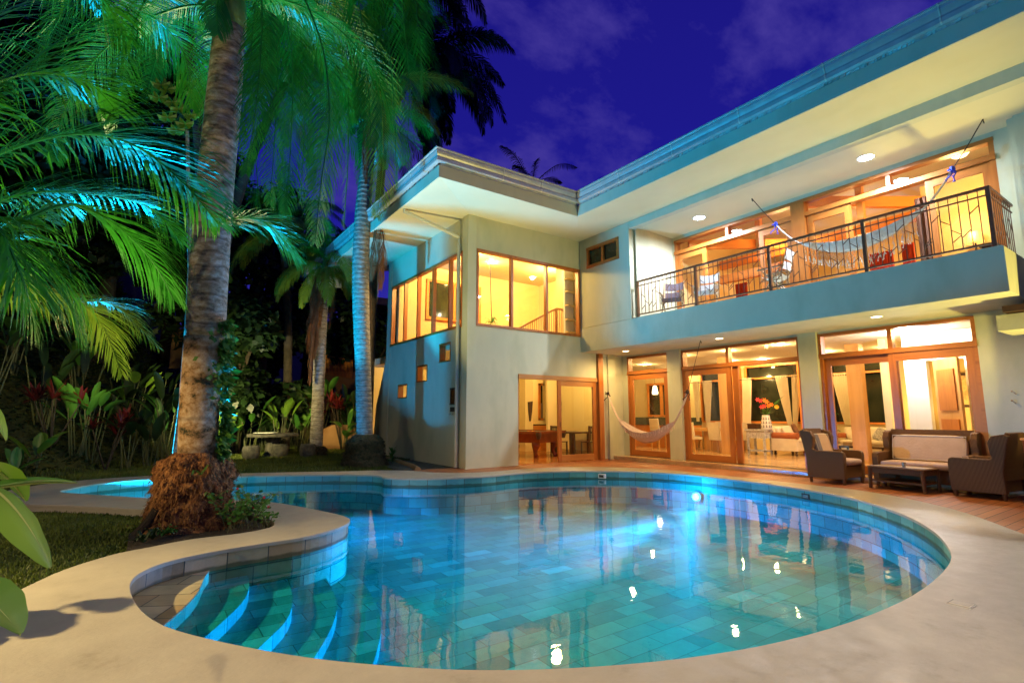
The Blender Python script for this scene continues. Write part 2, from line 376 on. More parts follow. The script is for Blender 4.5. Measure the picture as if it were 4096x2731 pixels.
# wicker
m, nt, b = newmat('brown_wicker'); v = coord(nt, 'obj')
def wave(sc, vec, d):
    w = nt.nodes.new('ShaderNodeTexWave'); w.bands_direction = d; w.inputs['Scale'].default_value = sc; w.inputs['Distortion'].default_value = .6
    nt.links.new(vec, w.inputs[0]); return w.outputs['Fac']
w1 = wave(34, v, 'Z'); w2 = wave(26, coord(nt, 'obj', (1, 1, 1), (0, 0, .785)), 'X')
mu = nt.nodes.new('ShaderNodeMath'); mu.operation = 'MULTIPLY'; nt.links.new(w1, mu.inputs[0]); nt.links.new(w2, mu.inputs[1])
nt.links.new(ramp(nt, mu.outputs[0], [(.0, (.07, .024, .006)), (.4, (.24, .10, .028)), (1, (.50, .28, .10))]), b.inputs['Base Color'])
b.inputs['Roughness'].default_value = .62; b.inputs['Specular IOR Level'].default_value = .25; bump(nt, b, mu.outputs[0], .8, .01); M['wicker'] = m
# foliage
def leafmat(name, c0, c1, rough=.4, sc=3, trans=.25):
    m, nt, b = newmat(name); v = coord(nt, 'pos')
    oi = nt.nodes.new('ShaderNodeObjectInfo')
    col = ramp(nt, noisen(nt, v, sc, 3), [(.3, c0), (.7, c1)])
    nt.links.new(col, b.inputs['Base Color']); b.inputs['Roughness'].default_value = rough
    tl = nt.nodes.new('ShaderNodeBsdfTranslucent'); nt.links.new(col, tl.inputs[0])
    mx = nt.nodes.new('ShaderNodeMixShader'); mx.inputs[0].default_value = trans
    nt.links.new(b.outputs[0], mx.inputs[1]); nt.links.new(tl.outputs[0], mx.inputs[2]); nt.links.new(mx.outputs[0], nt.nodes['Material Output'].inputs[0])
    return m
M['frond'] = leafmat('palm_leaf', (.016, .17, .010), (.04, .30, .018), .34, 3, .08)
M['frond_y'] = leafmat('palm_leaf_yellowing', (.14, .26, .015), (.26, .38, .03), .4)
M['frond_d'] = leafmat('palm_leaf_dark', (.006, .02, .006), (.012, .035, .01), .5)  # silhouette shade put into the leaf colour of the far palms
M['frond_dead'] = leafmat('palm_leaf_dead', (.16, .06, .02), (.30, .13, .045), .8)
M['leaf'] = leafmat('broad_leaf', (.04, .15, .02), (.09, .26, .04), .35)
M['leaf_big'] = leafmat('banana_leaf', (.10, .24, .02), (.21, .36, .04), .4, 2, .3)
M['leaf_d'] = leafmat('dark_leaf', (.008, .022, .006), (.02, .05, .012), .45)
M['leaf_red'] = leafmat('red_leaf', (.05, .008, .008), (.13, .012, .015), .35)
M['fern'] = leafmat('creeper_leaf', (.04, .14, .015), (.09, .24, .03), .5)
M['grass'] = leafmat('grass_blade', (.06, .10, .010), (.15, .19, .02), .6, 1.2)
M['midrib'] = mat_noise('pale_midrib', (.34, .42, .10), (.42, .5, .14), 8, .5, 0)
M['stem'] = mat_noise('green_stem', (.05, .07, .02), (.10, .11, .04), 8, .6, .2, 40)
M['petal'] = leafmat('orange_petal', (.75, .16, .02), (.9, .3, .03), .5)
M['petal_y'] = leafmat('yellow_petal', (.85, .5, .02), (.95, .65, .05), .5)
M['petal_r'] = leafmat('red_petal', (.6, .03, .05), (.8, .08, .08), .5)
# bark: ringed palm trunk
def bark(name, lo, hi, patch, ring=16, mossz=None, sc=7, st=(.32, .5, .72)):
    m, nt, b = newmat(name); v = coord(nt, 'pos')
    w = nt.nodes.new('ShaderNodeTexWave'); w.bands_direction = 'Z'; w.inputs['Scale'].default_value = ring/10; w.inputs['Distortion'].default_value = 2.6; w.inputs['Detail'].default_value = 4
    w.inputs['Detail Scale'].default_value = 2.5
    nt.links.new(v, w.inputs[0])
    base = ramp(nt, noisen(nt, coord(nt, 'pos', (1, 1, 2.2 if sc == 7 else 1.2)), sc, 8, .7), [(st[0], lo), (st[1], hi), (st[2], patch)])
    mx = nt.nodes.new('ShaderNodeMix'); mx.data_type = 'RGBA'; mx.blend_type = 'MULTIPLY'; mx.inputs[0].default_value = .85
    nt.links.new(base, mx.inputs[6]); nt.links.new(ramp(nt, w.outputs['Fac'], [(.0, (.5, .47, .45)), (.14, (1, 1, 1)), (1, (1, 1, 1))]), mx.inputs[7])
    nt.links.new(mx.outputs[2], b.inputs['Base Color']); b.inputs['Roughness'].default_value = .85
    hs = nt.nodes.new('ShaderNodeMath'); hs.operation = 'ADD'; nt.links.new(w.outputs['Fac'], hs.inputs[0]); nt.links.new(noisen(nt, v, 24, 5, .7), hs.inputs[1])
    bump(nt, b, hs.outputs[0], .6, .02); return m
M['bark'] = bark('palm_bark', (.11, .07, .04), (.36, .27, .18), (.62, .55, .48), 16)
M['bark_low'] = bark('lichened_bark', (.015, .022, .008), (.30, .19, .09), (.62, .56, .44), 7, sc=5.5, st=(.38, .47, .70))
M['bark2'] = bark('grey_palm_bark', (.14, .12, .09), (.34, .29, .23), (.5, .46, .4), 22)
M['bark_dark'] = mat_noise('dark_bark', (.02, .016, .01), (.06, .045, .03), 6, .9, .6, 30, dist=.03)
M['root'] = mat_noise('root_mat', (.05, .018, .006), (.24, .10, .03), 14, .9, 1.0, 40, (1, 1, .5), dist=.05, c2=(.40, .20, .07))
M['moss_root'] = mat_noise('mossy_root', (.012, .016, .006), (.075, .075, .03), 12, .9, 1.0, 40, dist=.05, c2=(.15, .11, .055))
M['shaft'] = mat_noise('crownshaft', (.10, .20, .05), (.18, .28, .08), 4, .4, .05, 20, (1, 1, .2))
# ------------------------------------------------------------------ lamps of the place and added fill lights
def lamp(name, kind, loc, power, col, size=.1, aim=None, cone=None, blend=.5, parent=None):
    ld = bpy.data.lights.new(name, kind); ld.energy = power; ld.color = col
    if kind == 'AREA': ld.size = size
    else: ld.shadow_soft_size = size
    if kind == 'SPOT': ld.spot_size = rad(cone); ld.spot_blend = blend
    o = bpy.data.objects.new(name, ld); C.objects.link(o); o.location = loc
    if aim is not None: o.rotation_euler = (Vector(aim)-Vector(loc)).to_track_quat('-Z', 'Y').to_euler()
    return o
WARM = (1.0, .65, .25); YEL = (1.0, .66, .22); COOL = (.78, .86, 1.0); BLUE = (.0, .38, 1.0); CYAN = (.04, .62, .85)
# underwater lamps, plus added area lights for the glow of the water
def dirn(az, el): return (math.cos(rad(el))*math.cos(rad(az)), math.cos(rad(el))*math.sin(rad(az)), math.sin(rad(el)))
def beam(loc, w, col, az, el, cone, bl):
    d = dirn(az, el); lamp('pool_lamp_beam', 'SPOT', loc, w, col, .10, (loc[0]+d[0], loc[1]+d[1], loc[2]+d[2]), cone, bl)
beam((-.55, 13.0, -.40), 1800, (.0, .40, 1.0), 12, 58, 96, .06)
beam((-.45, 12.9, -.40), 7000, (.0, .47, .92), -41, 60, 96, .12)
lamp('pool_lamp_beam', 'SPOT', (.9, 11.2, -.40), 1100, CYAN, .10, (-2.2, 5.0, 3.5), 115, .6)
lamp('pool_lamp_beam', 'SPOT', (-.5, 12.7, -.28), 16000, (.0, .32, 1.0), .12, (3.5, 9.9, -.86), 38, .7)
for gx_, gy_, gs_, gw_, gc_ in ((3.4, 9.6, 2.6, 24, (.0, .38, 1.0)), (5.2, 7.3, 4.0, 38, (.0, .42, .95)), (8.2, 6.6, 3.2, 20, (.0, .45, .9)), (5.4, 3.9, 3.6, 12, (.0, .75, .75)), (1.2, 11.9, 1.6, 9, (.0, .55, 1.0))):
    lamp('pool_glow', 'AREA', (gx_, gy_, -.205), gw_, gc_, gs_)  # area lights added in place of light scattered by the water
lamp('pool_lamp_beam', 'SPOT', (10.12, 7.55, -.40), 3600, (.0, .38, 1.0), .10, (1.0, 6.4, 3.2), 84, .9)
lamp('pool_lamp_beam', 'SPOT', (10.1, 7.6, -.40), 11000, (.0, .36, 1.0), .08, (1.4, 5.4, -.46), 24, .5)
lamp('pool_lamp_fill', 'POINT', (9.95, 7.5, -.42), 60, (.05, .45, 1.0), .10)
lamp('pool_lamp_fill', 'POINT', (.4, 12.4, -.45), 60, (.03, .6, .95), .2)
# floods outside the frame: first inferred from a leaf shadow, rest added as fill
lamp('garden_flood', 'SPOT', (-5.2, 7.2, 3.0), 4000, (1.0, .74, .32), .06, (.4, 3.9, 0), 66, .9)
lamp('garden_flood', 'SPOT', (-4.4, 6.6, 1.6), 900, (1.0, .62, .22), .06, (.6, 8.1, 1.2), 27, .8)
lamp('garden_flood', 'SPOT', (-4.6, 6.0, 1.9), 420, (1.0, .78, .34), .06, (-.6, 8.9, -.1), 62, .8)
lamp('garden_flood', 'SPOT', (-2.6, -2.6, 1.0), 90, (1.0, .72, .30), .12, (8, 10, 1.2), 95, .9)
lamp('ground_uplight', 'SPOT', (4.75, 11.15, .08), 1250, (1.0, .84, .34), .05, (5.4, 10.9, 6.6), 78, .8)  # added without a fitting to brighten the tower soffit
lamp('palm_uplight', 'SPOT', (-2.8, 3.2, .3), 1300, (1.0, .86, .42), .08, (.6, 8.0, 6.6), 56, .9)  # added to brighten the hanging fronds
lamp('garden_flood', 'SPOT', (-3.2, -3.2, 4.2), 2100, (1.0, .76, .36), .06, (2.4, 2.0, 0), 54, .9)
lamp('garden_flood', 'SPOT', (-5.4, 10.0, 2.8), 300, (1.0, .78, .36), .08, (-.5, 18, 1.0), 80, .9)
lamp('palm_uplight', 'SPOT', (3.3, 14.4, .15), 1500, (1.0, .86, .40), .08, (1.4, 9.6, 6.6), 62, .8)  # added unseen light on the fronds from below
lamp('wall_uplight', 'SPOT', (10.75, -.8, .3), 1900, (1.0, .82, .22), .15, (9.9, 6.5, 6.6), 84, .9)  # added out of view to light the main eave soffit
lamp('path_lamp', 'SPOT', (4.9, 19.6, 2.8), 420, (1.0, .62, .20), .1, (6.2, 22, .9), 90, .9)  # this and the next two are added to light the bank planting
lamp('path_lamp', 'SPOT', (1.2, 16.2, 1.6), 1600, (1.0, .84, .34), .1, (3.6, 23, 2.6), 100, .9)
lamp('path_lamp', 'SPOT', (-1.2, 14.4, 2.0), 200, (1.0, .84, .36), .1, (-.4, 22, 3.6), 100, .9)
# ------------------------------------------------------------------ outlines on the ground
PI_ = [(-1.13, 12.44), (-1.04, 12.87), (-0.61, 13.5), (0.36, 13.75), (1.47, 13.35), (2.56, 12.98), (3.6, 12.45), (4.25, 11.9), (4.42, 11.5), (4.38, 11.23), (4.55, 10.95), (5.04, 10.55), (5.66, 10.3), (6.4, 10.17), (7.2, 10.25), (7.95, 10.15), (8.86, 9.76), (9.6, 9.2), (10.05, 8.57), (10.28, 7.8), (10.32, 7.0), (10.2, 5.52), (9.67, 4.14), (8.8, 3.17), (7.92, 2.54), (7.04, 2.11), (6.25, 1.86), (5.14, 1.72), (4.19, 1.72), (3.28, 1.84), (2.57, 2.05), (1.97, 2.33), (1.51, 2.63), (1.16, 2.94), (0.85, 3.27), (0.51, 3.73), (0.21, 4.25), (0.06, 4.8), (0.01, 5.42), (0.1, 5.79), (0.33, 6.05), (0.71, 6.2), (1.12, 6.27), (1.56, 6.33), (1.97, 6.55), (2.25, 6.88), (2.32, 7.25), (2.21, 7.75), (1.98, 8.49), (1.68, 9.2), (1.14, 9.8), (0.21, 10.63), (-0.26, 11.23), (-0.75, 11.87)]
CO_ = [(-0.77, 5.5), (-0.69, 5.76), (-0.48, 6.24), (-0.16, 6.62), (0.14, 6.77), (0.52, 6.93), (1.01, 6.95), (1.34, 7.1), (1.45, 7.4), (1.4, 7.9), (1.15, 8.5), (0.75, 8.9), (0.2, 9.34), (-0.37, 9.99), (-0.91, 10.59), (-1.52, 11.2), (-2.0, 12.1), (-1.95, 13.1), (-1.6, 13.9), (-1.1, 14.3), (-0.49, 14.5), (0.37, 14.5), (1.62, 14.05), (2.9, 13.55), (4.19, 12.95), (4.67, 12.8), (5.3, 12.4), (5.55, 12.0), (5.75, 11.5), (6.32, 11.02), (6.97, 10.88), (7.81, 10.96), (8.7, 10.86), (9.41, 10.63), (10.3, 9.75), (10.78, 8.52), (10.82, 6.8), (10.8, 5.2), (10.7, 4.3), (10.25, 3.43), (9.5, 2.58), (8.4, 1.78), (7.9, 1.3), (7.7, 0), (7, -3), (0, -4), (-2.6, -2), (-2.6, 1.5), (-1.7, 3.6), (-1.0, 4.9)]
PIs = [tuple(v) for v in crom([(x, y) for x, y in PI_], 4)]
COs = [tuple(v) for v in crom([(x, y) for x, y in CO_], 4)]
WATER = -.19; FLOOR = -.76
def ring(outer, inner, z0, z1):
    mb = MB(); no = len(outer); ni = len(inner)
    mb.v = [(x, y, z1) for x, y in outer]+[(x, y, z1) for x, y in inner]
    for tri in tessellate_polygon([[Vector((x, y, 0)) for x, y in outer], [Vector((x, y, 0)) for x, y in inner]]): mb.f.append(tuple(tri))
    mb.v += [(x, y, z0) for x, y in outer]+[(x, y, z0) for x, y in inner]
    t = no+ni
    for i in range(no): j = (i+1) % no; mb.f.append((i, j, t+j, t+i))
    for i in range(ni): j = (i+1) % ni; mb.f.append((no+j, no+i, t+no+i, t+no+j))
    return mb
def outset(poly, d):
    out = []; m = len(poly)
    ar = sum(poly[i][0]*poly[(i+1) % m][1]-poly[(i+1) % m][0]*poly[i][1] for i in range(m)); sgn = 1 if ar > 0 else -1
    for i in range(m):
        a = Vector(poly[i-1]); c = Vector(poly[(i+1) % m]); t = (c-a).normalized()
        out.append((poly[i][0]+sgn*t.y*d, poly[i][1]-sgn*t.x*d))
    return out
co = obj('pool_coping', ring(COs, PIs, -.035, 0), M['coping'], fixn=True, bevel=.006); struct(co)
cbm = ring(outset(COs, -.03), outset(PIs, .06), -.26, -.034); curb = struct(obj('coping_kerb', cbm, M['coping'], fixn=True))
# pool shell with uv by arc length
PW = outset(PIs, .022)
s = 0; m_ = len(PW)
ACC = {'pool_wall': (MB(), []), 'sand_wall': (MB(), [])}
for i in range(m_):
    j = (i+1) % m_; a = PW[i]; b_ = PW[j]; L = math.dist(a, b_); mb, uvs = ACC['sand_wall' if (a[0] < 2.36 and 3.9 < a[1] < 7.1) else 'pool_wall']; n = len(mb.v)
    mb.v += [(a[0], a[1], FLOOR), (b_[0], b_[1], FLOOR), (b_[0], b_[1], -.034), (a[0], a[1], -.034)]
    mb.f.append((n, n+1, n+2, n+3)); uvs += [(s, FLOOR), (s+L, FLOOR), (s+L, -.034), (s, -.034)]; s += L
for wk, (mb, uvs) in ACC.items():
    pw = struct(obj('pool_wall', mb, M[wk])); ul = pw.data.uv_layers.new(name='UVMap')
    for i, l in enumerate(pw.data.loops): ul.data[i].uv = (uvs[l.vertex_index][0], uvs[l.vertex_index][1]+2.017)
mb = MB(); pf = outset(PIs, .03)
mb.v = [(x, y, FLOOR) for x, y in pf]; mb.f = [tuple(t) for t in tessellate_polygon([[Vector((x, y, 0)) for x, y in pf]])]
struct(obj('pool_floor', mb, M['pool_floor'], fixn=True))
mb = MB(); pf = outset(PIs, .015)
mb.v = [(x, y, WATER) for x, y in pf]; mb.f = [tuple(t) for t in tessellate_polygon([[Vector((x, y, 0)) for x, y in pf]])]
wt = struct(obj('pool_water', mb, M['water'], fixn=True))
if wt.data.polygons[0].normal.z < 0: wt.data.flip_normals()
arcs = [[(0.74, 6.5), (0.6, 6.05), (0.48, 5.47), (0.26, 4.9), (-0.1, 4.2), (-0.6, 3.6)],
        [(1.12, 6.7), (1.01, 6.32), (0.97, 5.92), (0.84, 5.42), (0.51, 4.78), (0.08, 4.1), (-.4, 3.5)],
        [(1.47, 6.9), (1.43, 6.53), (1.34, 5.77), (1.17, 5.14), (0.85, 4.62), (0.4, 3.95), (-.1, 3.3)],
        [(1.93, 7.0), (1.92, 6.83), (1.78, 5.8), (1.6, 5.2), (1.24, 4.5), (0.75, 3.75), (.2, 3.0)],
        [(2.31, 7.2), (2.33, 6.8), (2.28, 6.22), (2.07, 5.25), (1.67, 4.38), (1.1, 3.5), (0.5, 2.75)]]
for k, (a, z) in enumerate(zip(arcs, (-.178, -.30, -.415, -.53, -.645))):
    ap = [tuple(v) for v in crom(a, 5, False)]
    poly = ap+[(-.7, ap[-1][1]-.05), (-.7, ap[0][1]+.003*k)]
    struct(obj('pool_step', MB().prism(poly, FLOOR-.05, z), M['pool_sand'] if k == 0 else M['pool_floor'], fixn=True))
# lamp lenses and fittings in the pool wall
def wall_fit(name, label, cat, p, nrm, r, mat, shape='disc', group=None):
    n = Vector(nrm).normalized(); mb = MB()
    if shape == 'disc': mb.tube([Vector(p), Vector(p)+n*.035], r, 18)
    else: mb.bar(Vector(p), Vector(p)+n*.02, r*2, r)
    return tag(obj(name, mb, mat), label, cat, group)
t = thing('pool_lamp', 'round glowing lamp under water in the far pool wall before the hammock', 'pool lamp', (10.30, 7.55, -.46))
obj('lens', MB().tube([(10.22, 7.55, -.46), (10.28, 7.55, -.46)], .075, 20), M['poolglow'], t)
obj('trim_ring', MB().tube([(10.26, 7.55, -.46), (10.30, 7.55, -.46)], .125, 20), M['steel'], t)
t = thing('pool_lamp', 'glowing lamp under water in the narrow arm of the pool behind the big palm', 'pool lamp', (-.62, 13.40, -.42))
obj('lens', MB().tube([(-.58, 13.33, -.42), (-.62, 13.40, -.42)], .075, 20), M['poolglow'], t)
obj('trim_ring', MB().tube([(-.61, 13.38, -.42), (-.65, 13.45, -.42)], .125, 20), M['steel'], t)
q = at(2300+400/1.47, 1800+175/1.47, 2, -.13)
for lab, p, c in (('white slotted skimmer grille at the waterline left of the glowing pool lamp', (9.22, 9.45, -.12), M['vasewhite']), ('small black framed inlet at the waterline right of the glowing pool lamp', (10.10, 5.05, -.13), M['black'])):
    t = thing('pool_skimmer', lab, 'pool fitting', p)
    d = Vector((-1, -.35, 0)) if p[1] > 6 else Vector((-1, .3, 0))
    obj('frame', MB().bar(Vector(p)+d*-.06, Vector(p)+d*.02, .17, .10), c, t)
    obj('grille', MB().bar(Vector(p)+d*.02, Vector(p)+d*.026, .12, .06), M['black'] if c != M['black'] else M['steel'], t)
t = thing('deck_drain_cover', 'small rectangular cover set in the wet coping, right foreground', 'drain cover', (4.94, 1.43, .004))
obj('frame', MB().box(4.87, 5.01, 1.36, 1.50, .0005, .004), M['gutter'], t)
obj('lid', MB().box(4.882, 4.998, 1.372, 1.488, .004, .0065), M['coping'], t)
for i, (px, py) in enumerate(((640, 137), (1120, 192))):
    p = P6(px, py, 2, 0)
    tag(obj('round_cover', MB().lathe([(.001, .001), (.11, .001), (.11, .005), (.10, .006), (.10, .004), (.001, .004)], (p.x, p.y, 0), 24), M['coping']), 'thin round skimmer lid in the far coping '+('nearest the skimmer grille' if i == 0 else 'nearest the glowing pool lamp'), 'lid')
# ------------------------------------------------------------------ ground
def hill(x, y):
    d = (y-(13.2+1.55*(x+3)))/1.85 if x < 3.2 else (y-22.8)/1.85-(x-3.2)*.25
    d = max(0, min(d, 20)); return (.42+.4*max(0, min(1, (2-x)/4)))*d**1.05 if x < 14 else 0
def gz(x, y):
    """height of the garden ground"""
    z = -.12
    if y > 12: z += min(.10, (y-12)*.05)
    return z+hill(x, y)+.02*noise.noise(Vector((x*.8, y*.8, 0)))
def axis_(lo, hi, step, far):
    a = [lo+i*step for i in range(int((hi-lo)/step)+1)]; o = [-far, -80, -30, lo-6, lo-2]; return [v for v in o if v < lo]+a+[hi+2, hi+8, hi+30, hi+90, far]
xs = axis_(-6, 15, .25, 400); ys = axis_(-5, 30, .25, 400)
mb = MB(); idx = {}
near = outset(PIs, .16)
for j, y in enumerate(ys):
    for i, x in enumerate(xs):
        idx[i, j] = len(mb.v); mb.v.append((x, y, gz(x, y)))
for j in range(len(ys)-1):
    for i in range(len(xs)-1):
        x = (xs[i]+xs[i+1])/2; y = (ys[j]+ys[j+1])/2
        if -2 < x < 11 and 1 < y < 14.5 and (inside(x, y, near) or pdist(x, y, near) < .13): continue
        mb.f.append((idx[i, j], idx[i+1, j], idx[i+1, j+1], idx[i, j+1]))
M['lawn'] = mat_noise('lawn_ground', (.018, .028, .006), (.05, .065, .012), 2.4, .95, .9, 60, c2=(.03, .045, .008), dist=.03)
struct(obj('ground', mb, M['lawn'], smooth='all'))
dk = [(5.5, 12.3), (5.65, 11.9), (5.95, 11.2), (6.5, 10.75), (7.1, 10.6), (7.9, 10.65), (8.9, 10.45), (9.8, 9.7), (10.4, 8.8), (10.6, 7.8), (10.58, 6.6), (10.5, 5.2), (10.3, 4.5), (9.9, 3.6), (9.1, 2.75), (8.3, 2.1), (7.8, 1.6), (7.8, -6), (13.2, -6), (13.2, 12.4), (6.75, 12.4), (6.2, 12.4)]
struct(obj('deck', MB().prism(dk, -.09, -.008), M['deck'], fixn=True))
struct(obj('path', MB().prism([(5.45, 12.45), (6.85, 12.45), (6.85, 19.5), (5.9, 19.5), (5.7, 15), (5.3, 13.2)], -.10, -.012), M['stonebench'], fixn=True))
ce = [T(110, 1190, 2, 0), T(230, 1215, 2, 0), T(320, 1245, 2, 0), T(390, 1270, 2, 0), T(430, 1298, 2, 0)]
tag(obj('lawn_edging', MB().tube(crom([Vector((p.x, p.y, .0)) for p in ce], 5, False), .075, 10), M['rendered'], smooth=True), 'curved concrete edging between lawn and paved corner by the blue wall', 'kerb')
# ------------------------------------------------------------------ the house
HB = (6.8, 11.83, 0)
house = thing('house', 'two-storey stucco villa with blue-lit walls and wide eaves around the pool', 'house', HB)
def wall_holes(mb, axis, c0, c1, u0, u1, z0, z1, holes):
    us = sorted({u0, u1, *[h[0] for h in holes], *[h[1] for h in holes]}); zs = sorted({z0, z1, *[h[2] for h in holes], *[h[3] for h in holes]})
    us = [u for u in us if u0 <= u <= u1]; zs = [z for z in zs if z0 <= z <= z1]
    def solid(i, j):
        if not (0 <= i < len(us)-1 and 0 <= j < len(zs)-1): return False
        u = (us[i]+us[i+1])/2; z = (zs[j]+zs[j+1])/2
        return not any(h[0] < u < h[1] and h[2] < z < h[3] for h in holes)
    def P(c, u, z): return (c, u, z) if axis == 0 else (u, c, z)
    for i in range(len(us)-1):
        for j in range(len(zs)-1):
            if not solid(i, j): continue
            a, b, e_, f = us[i], us[i+1], zs[j], zs[j+1]
            mb.quad(P(c0, a, e_), P(c0, b, e_), P(c0, b, f), P(c0, a, f)); mb.quad(P(c1, a, e_), P(c1, a, f), P(c1, b, f), P(c1, b, e_))
            if not solid(i-1, j): mb.quad(P(c0, a, e_), P(c0, a, f), P(c1, a, f), P(c1, a, e_))
            if not solid(i+1, j): mb.quad(P(c0, b, e_), P(c1, b, e_), P(c1, b, f), P(c0, b, f))
            if not solid(i, j-1): mb.quad(P(c0, a, e_), P(c1, a, e_), P(c1, b, e_), P(c0, b, e_))
            if not solid(i, j+1): mb.quad(P(c0, a, f), P(c0, b, f), P(c1, b, f), P(c1, a, f))
    return mb
SM = [(12.76, 13.44, 2.82, 3.36), (14.21, 14.92, 2.34, 2.85), (15.66, 16.39, 1.88, 2.34), (12.43, 12.74, 1.62, 2.08)]
mb = MB()
wall_holes(mb, 0, 6.8, 7.0, 11.83, 17.35, -.05, 6.9, [(12.15, 17.2, 3.69, 5.81)]+SM)
wall_holes(mb, 1, 11.833, 12.03, 7.0, 11.42, -.05, 6.9, [(7.05, 10.79, 3.71, 5.84), (8.43, 11.42, -.05, 2.48)])
mb.box(6.765, 7.02, 11.80, 12.08, -.05, 6.86); mb.box(6.775, 7.0, 17.2, 17.5, -.05, 6.86)
mb.box(7.003, 8.1, 11.815, 11.84, -.05, 2.53)
obj('tower_wall', mb, M['stucco'], house, fixn=True)
# buttress behind the tower
mb = MB(); mb.extr([(17.5, -.05), (18.6, -.05), (18.3, 1.7), (17.5, 3.3)], 0, 6.78, 7.1); obj('buttress', mb, M['stucco'], house, fixn=True)
# main wing front
mb = MB()
wall_holes(mb, 0, 10.8, 11.0, 9.77, 11.83, 3.98, 6.83, [(10.16, 11.5, 5.79, 6.44)])
mb.box(11.0, 12.6, 9.70, 9.90, 3.98, 6.6)
wall_holes(mb, 0, 12.6, 12.8, 2.1, 12.0, -.03, 3.24, [(10.02, 11.64, .1, 3.19), (6.2, 9.55, .1, 3.19), (2.97, 5.77, .1, 3.19)])
wall_holes(mb, 0, 12.6, 12.8, 2.1, 9.7, 3.98, 6.62, [(2.38, 9.62, 4.02, 6.5)])
mb.box(11.42, 11.44, 11.86, 12.0, 0, 3.24) if False else None
mb.box(11.62, 12.6, 11.86, 12.05, -.03, 3.24); mb.box(11.9, 12.2, 11.80, 11.86, -.03, 3.24)
obj('wing_wall', mb, M['stucco'], house, fixn=True)
for (a, b) in ((9.56, 10.01), (5.78, 6.19)):
    obj('column', MB().box(12.52, 12.61, a, b, .09, 3.24), M['stucco'], house)
obj('corner_column', MB().box(11.43, 11.62, 11.74, 12.0, -.03, 3.24), M['wood_v'], house)
# end wing to the right
mb = MB(); mb.box(12.3, 13.2, -5, 2.12, -.05, 6.9); mb.box(12.22, 12.3, -5, 2.02, -.05, 6.9)
obj('end_wall', mb, M['stucco'], house)
mb = MB(); mb.box(11.45, 12.3, -5, 2.42, 2.72, 2.98)
obj('lower_eave_board', mb, M['stucco'], house)
mb = MB(); mb.extr([(11.30, 3.0), (12.9, 3.0), (12.9, 3.25), (11.30, 3.10)], 1, -5, 2.3); obj('lower_roof', mb, M['dark_wood'], house, fixn=True)
# balcony slab
mb = MB(); mb.box(10.78, 12.75, 2.08, 11.832, 3.24, 3.965); mb.box(10.80, 12.6, 2.10, 9.7, 3.965, 3.985)
obj('balcony_slab', mb, M['stucco'], house)
# soffits: outer sloping eave, beam face, balcony ceiling
Oz, Iz = 6.55, 6.75
O = [(4.9, 22), (4.9, 9.85), (8.95, 9.85), (8.95, -6)]; I = [(6.83, 22), (6.83, 11.86), (10.82, 11.86), (10.82, -6)]
mb = MB()
for k in range(3):
    mb.quad((*O[k], Oz), (*O[k+1], Oz), (*I[k+1], Iz+(.07 if k == 2 else 0)), (*I[k], Iz+(.07 if k == 3 else 0)))
obj('eave_soffit', mb, M['soffit'], house)
obj('eave_beam', MB().box(10.8, 11.0, -6, 9.76, 6.56, 6.84), M['stucco'], house)
obj('balcony_ceiling', MB().box(11.0, 12.8, -6, 9.72, 6.60, 6.68), M['soffit'], house)
def sweep(path, prof, mb):
    """profile (outward offset, z) swept along a plan path, mitred"""
    pts = []
    for i, p in enumerate(path):
        p = Vector(p); d0 = (p-Vector(path[i-1])).normalized() if i else None; d1 = (Vector(path[i+1])-p).normalized() if i < len(path)-1 else None
        ns = [Vector((d.y, -d.x)) for d in (d0, d1) if d is not None]
        if len(ns) == 2: n_ = (ns[0]+ns[1]); n_ = n_/(n_.dot(ns[0]))
        else: n_ = ns[0]
        pts.append((p, n_))
    n0 = len(mb.v); m = len(prof)
    for p, n_ in pts:
        for o_, z in prof: q = p+n_*o_; mb.v.append((q.x, q.y, z))
    for i in range(len(pts)-1):
        for k in range(m):
            k2 = (k+1) % m; mb.f.append((n0+i*m+k, n0+i*m+k2, n0+(i+1)*m+k2, n0+(i+1)*m+k))
    mb.f.append(tuple(n0+k for k in range(m))); mb.f.append(tuple(n0+(len(pts)-1)*m+k for k in range(m))[::-1])
    return mb
Opath = [(4.9, 22), (4.9, 9.85), (8.95, 9.85), (8.95, -6)]
obj('fascia', sweep(Opath, [(0, Oz-.02), (-.03, Oz-.02), (-.03, 6.80), (0, 6.80)][::-1] and [(.0, Oz-.03), (.03, Oz-.03), (.03, 6.80), (.0, 6.80)], MB()), M['stucco'], house, fixn=True)
gp = [(.035, 6.84), (.09, 6.835), (.125, 6.86), (.135, 6.92), (.115, 6.96), (.135, 7.0), (.155, 7.05), (.155, 7.10), (.185, 7.105), (.185, 7.13), (.14, 7.13), (.03, 7.0)]
obj('gutter', sweep(Opath, gp, MB()), M['gutter'], house, fixn=True)
mb = MB()
jo = [(o_*1.03+.004, z) for o_, z in gp[:-1]]
for seg in range(3):
    a = Vector(Opath[seg]); b_ = Vector(Opath[seg+1]); L = (b_-a).length; d = (b_-a)/L; k = 1.6
    while k < L-.2:
        p0 = a+d*k; sweep([tuple(p0), tuple(p0+d*.02)], jo, mb); k += 1.55 if seg != 1 else 1.15
obj('gutter_joint', mb, M['downpipe'], house, fixn=True)['kind'] = 'stuff'
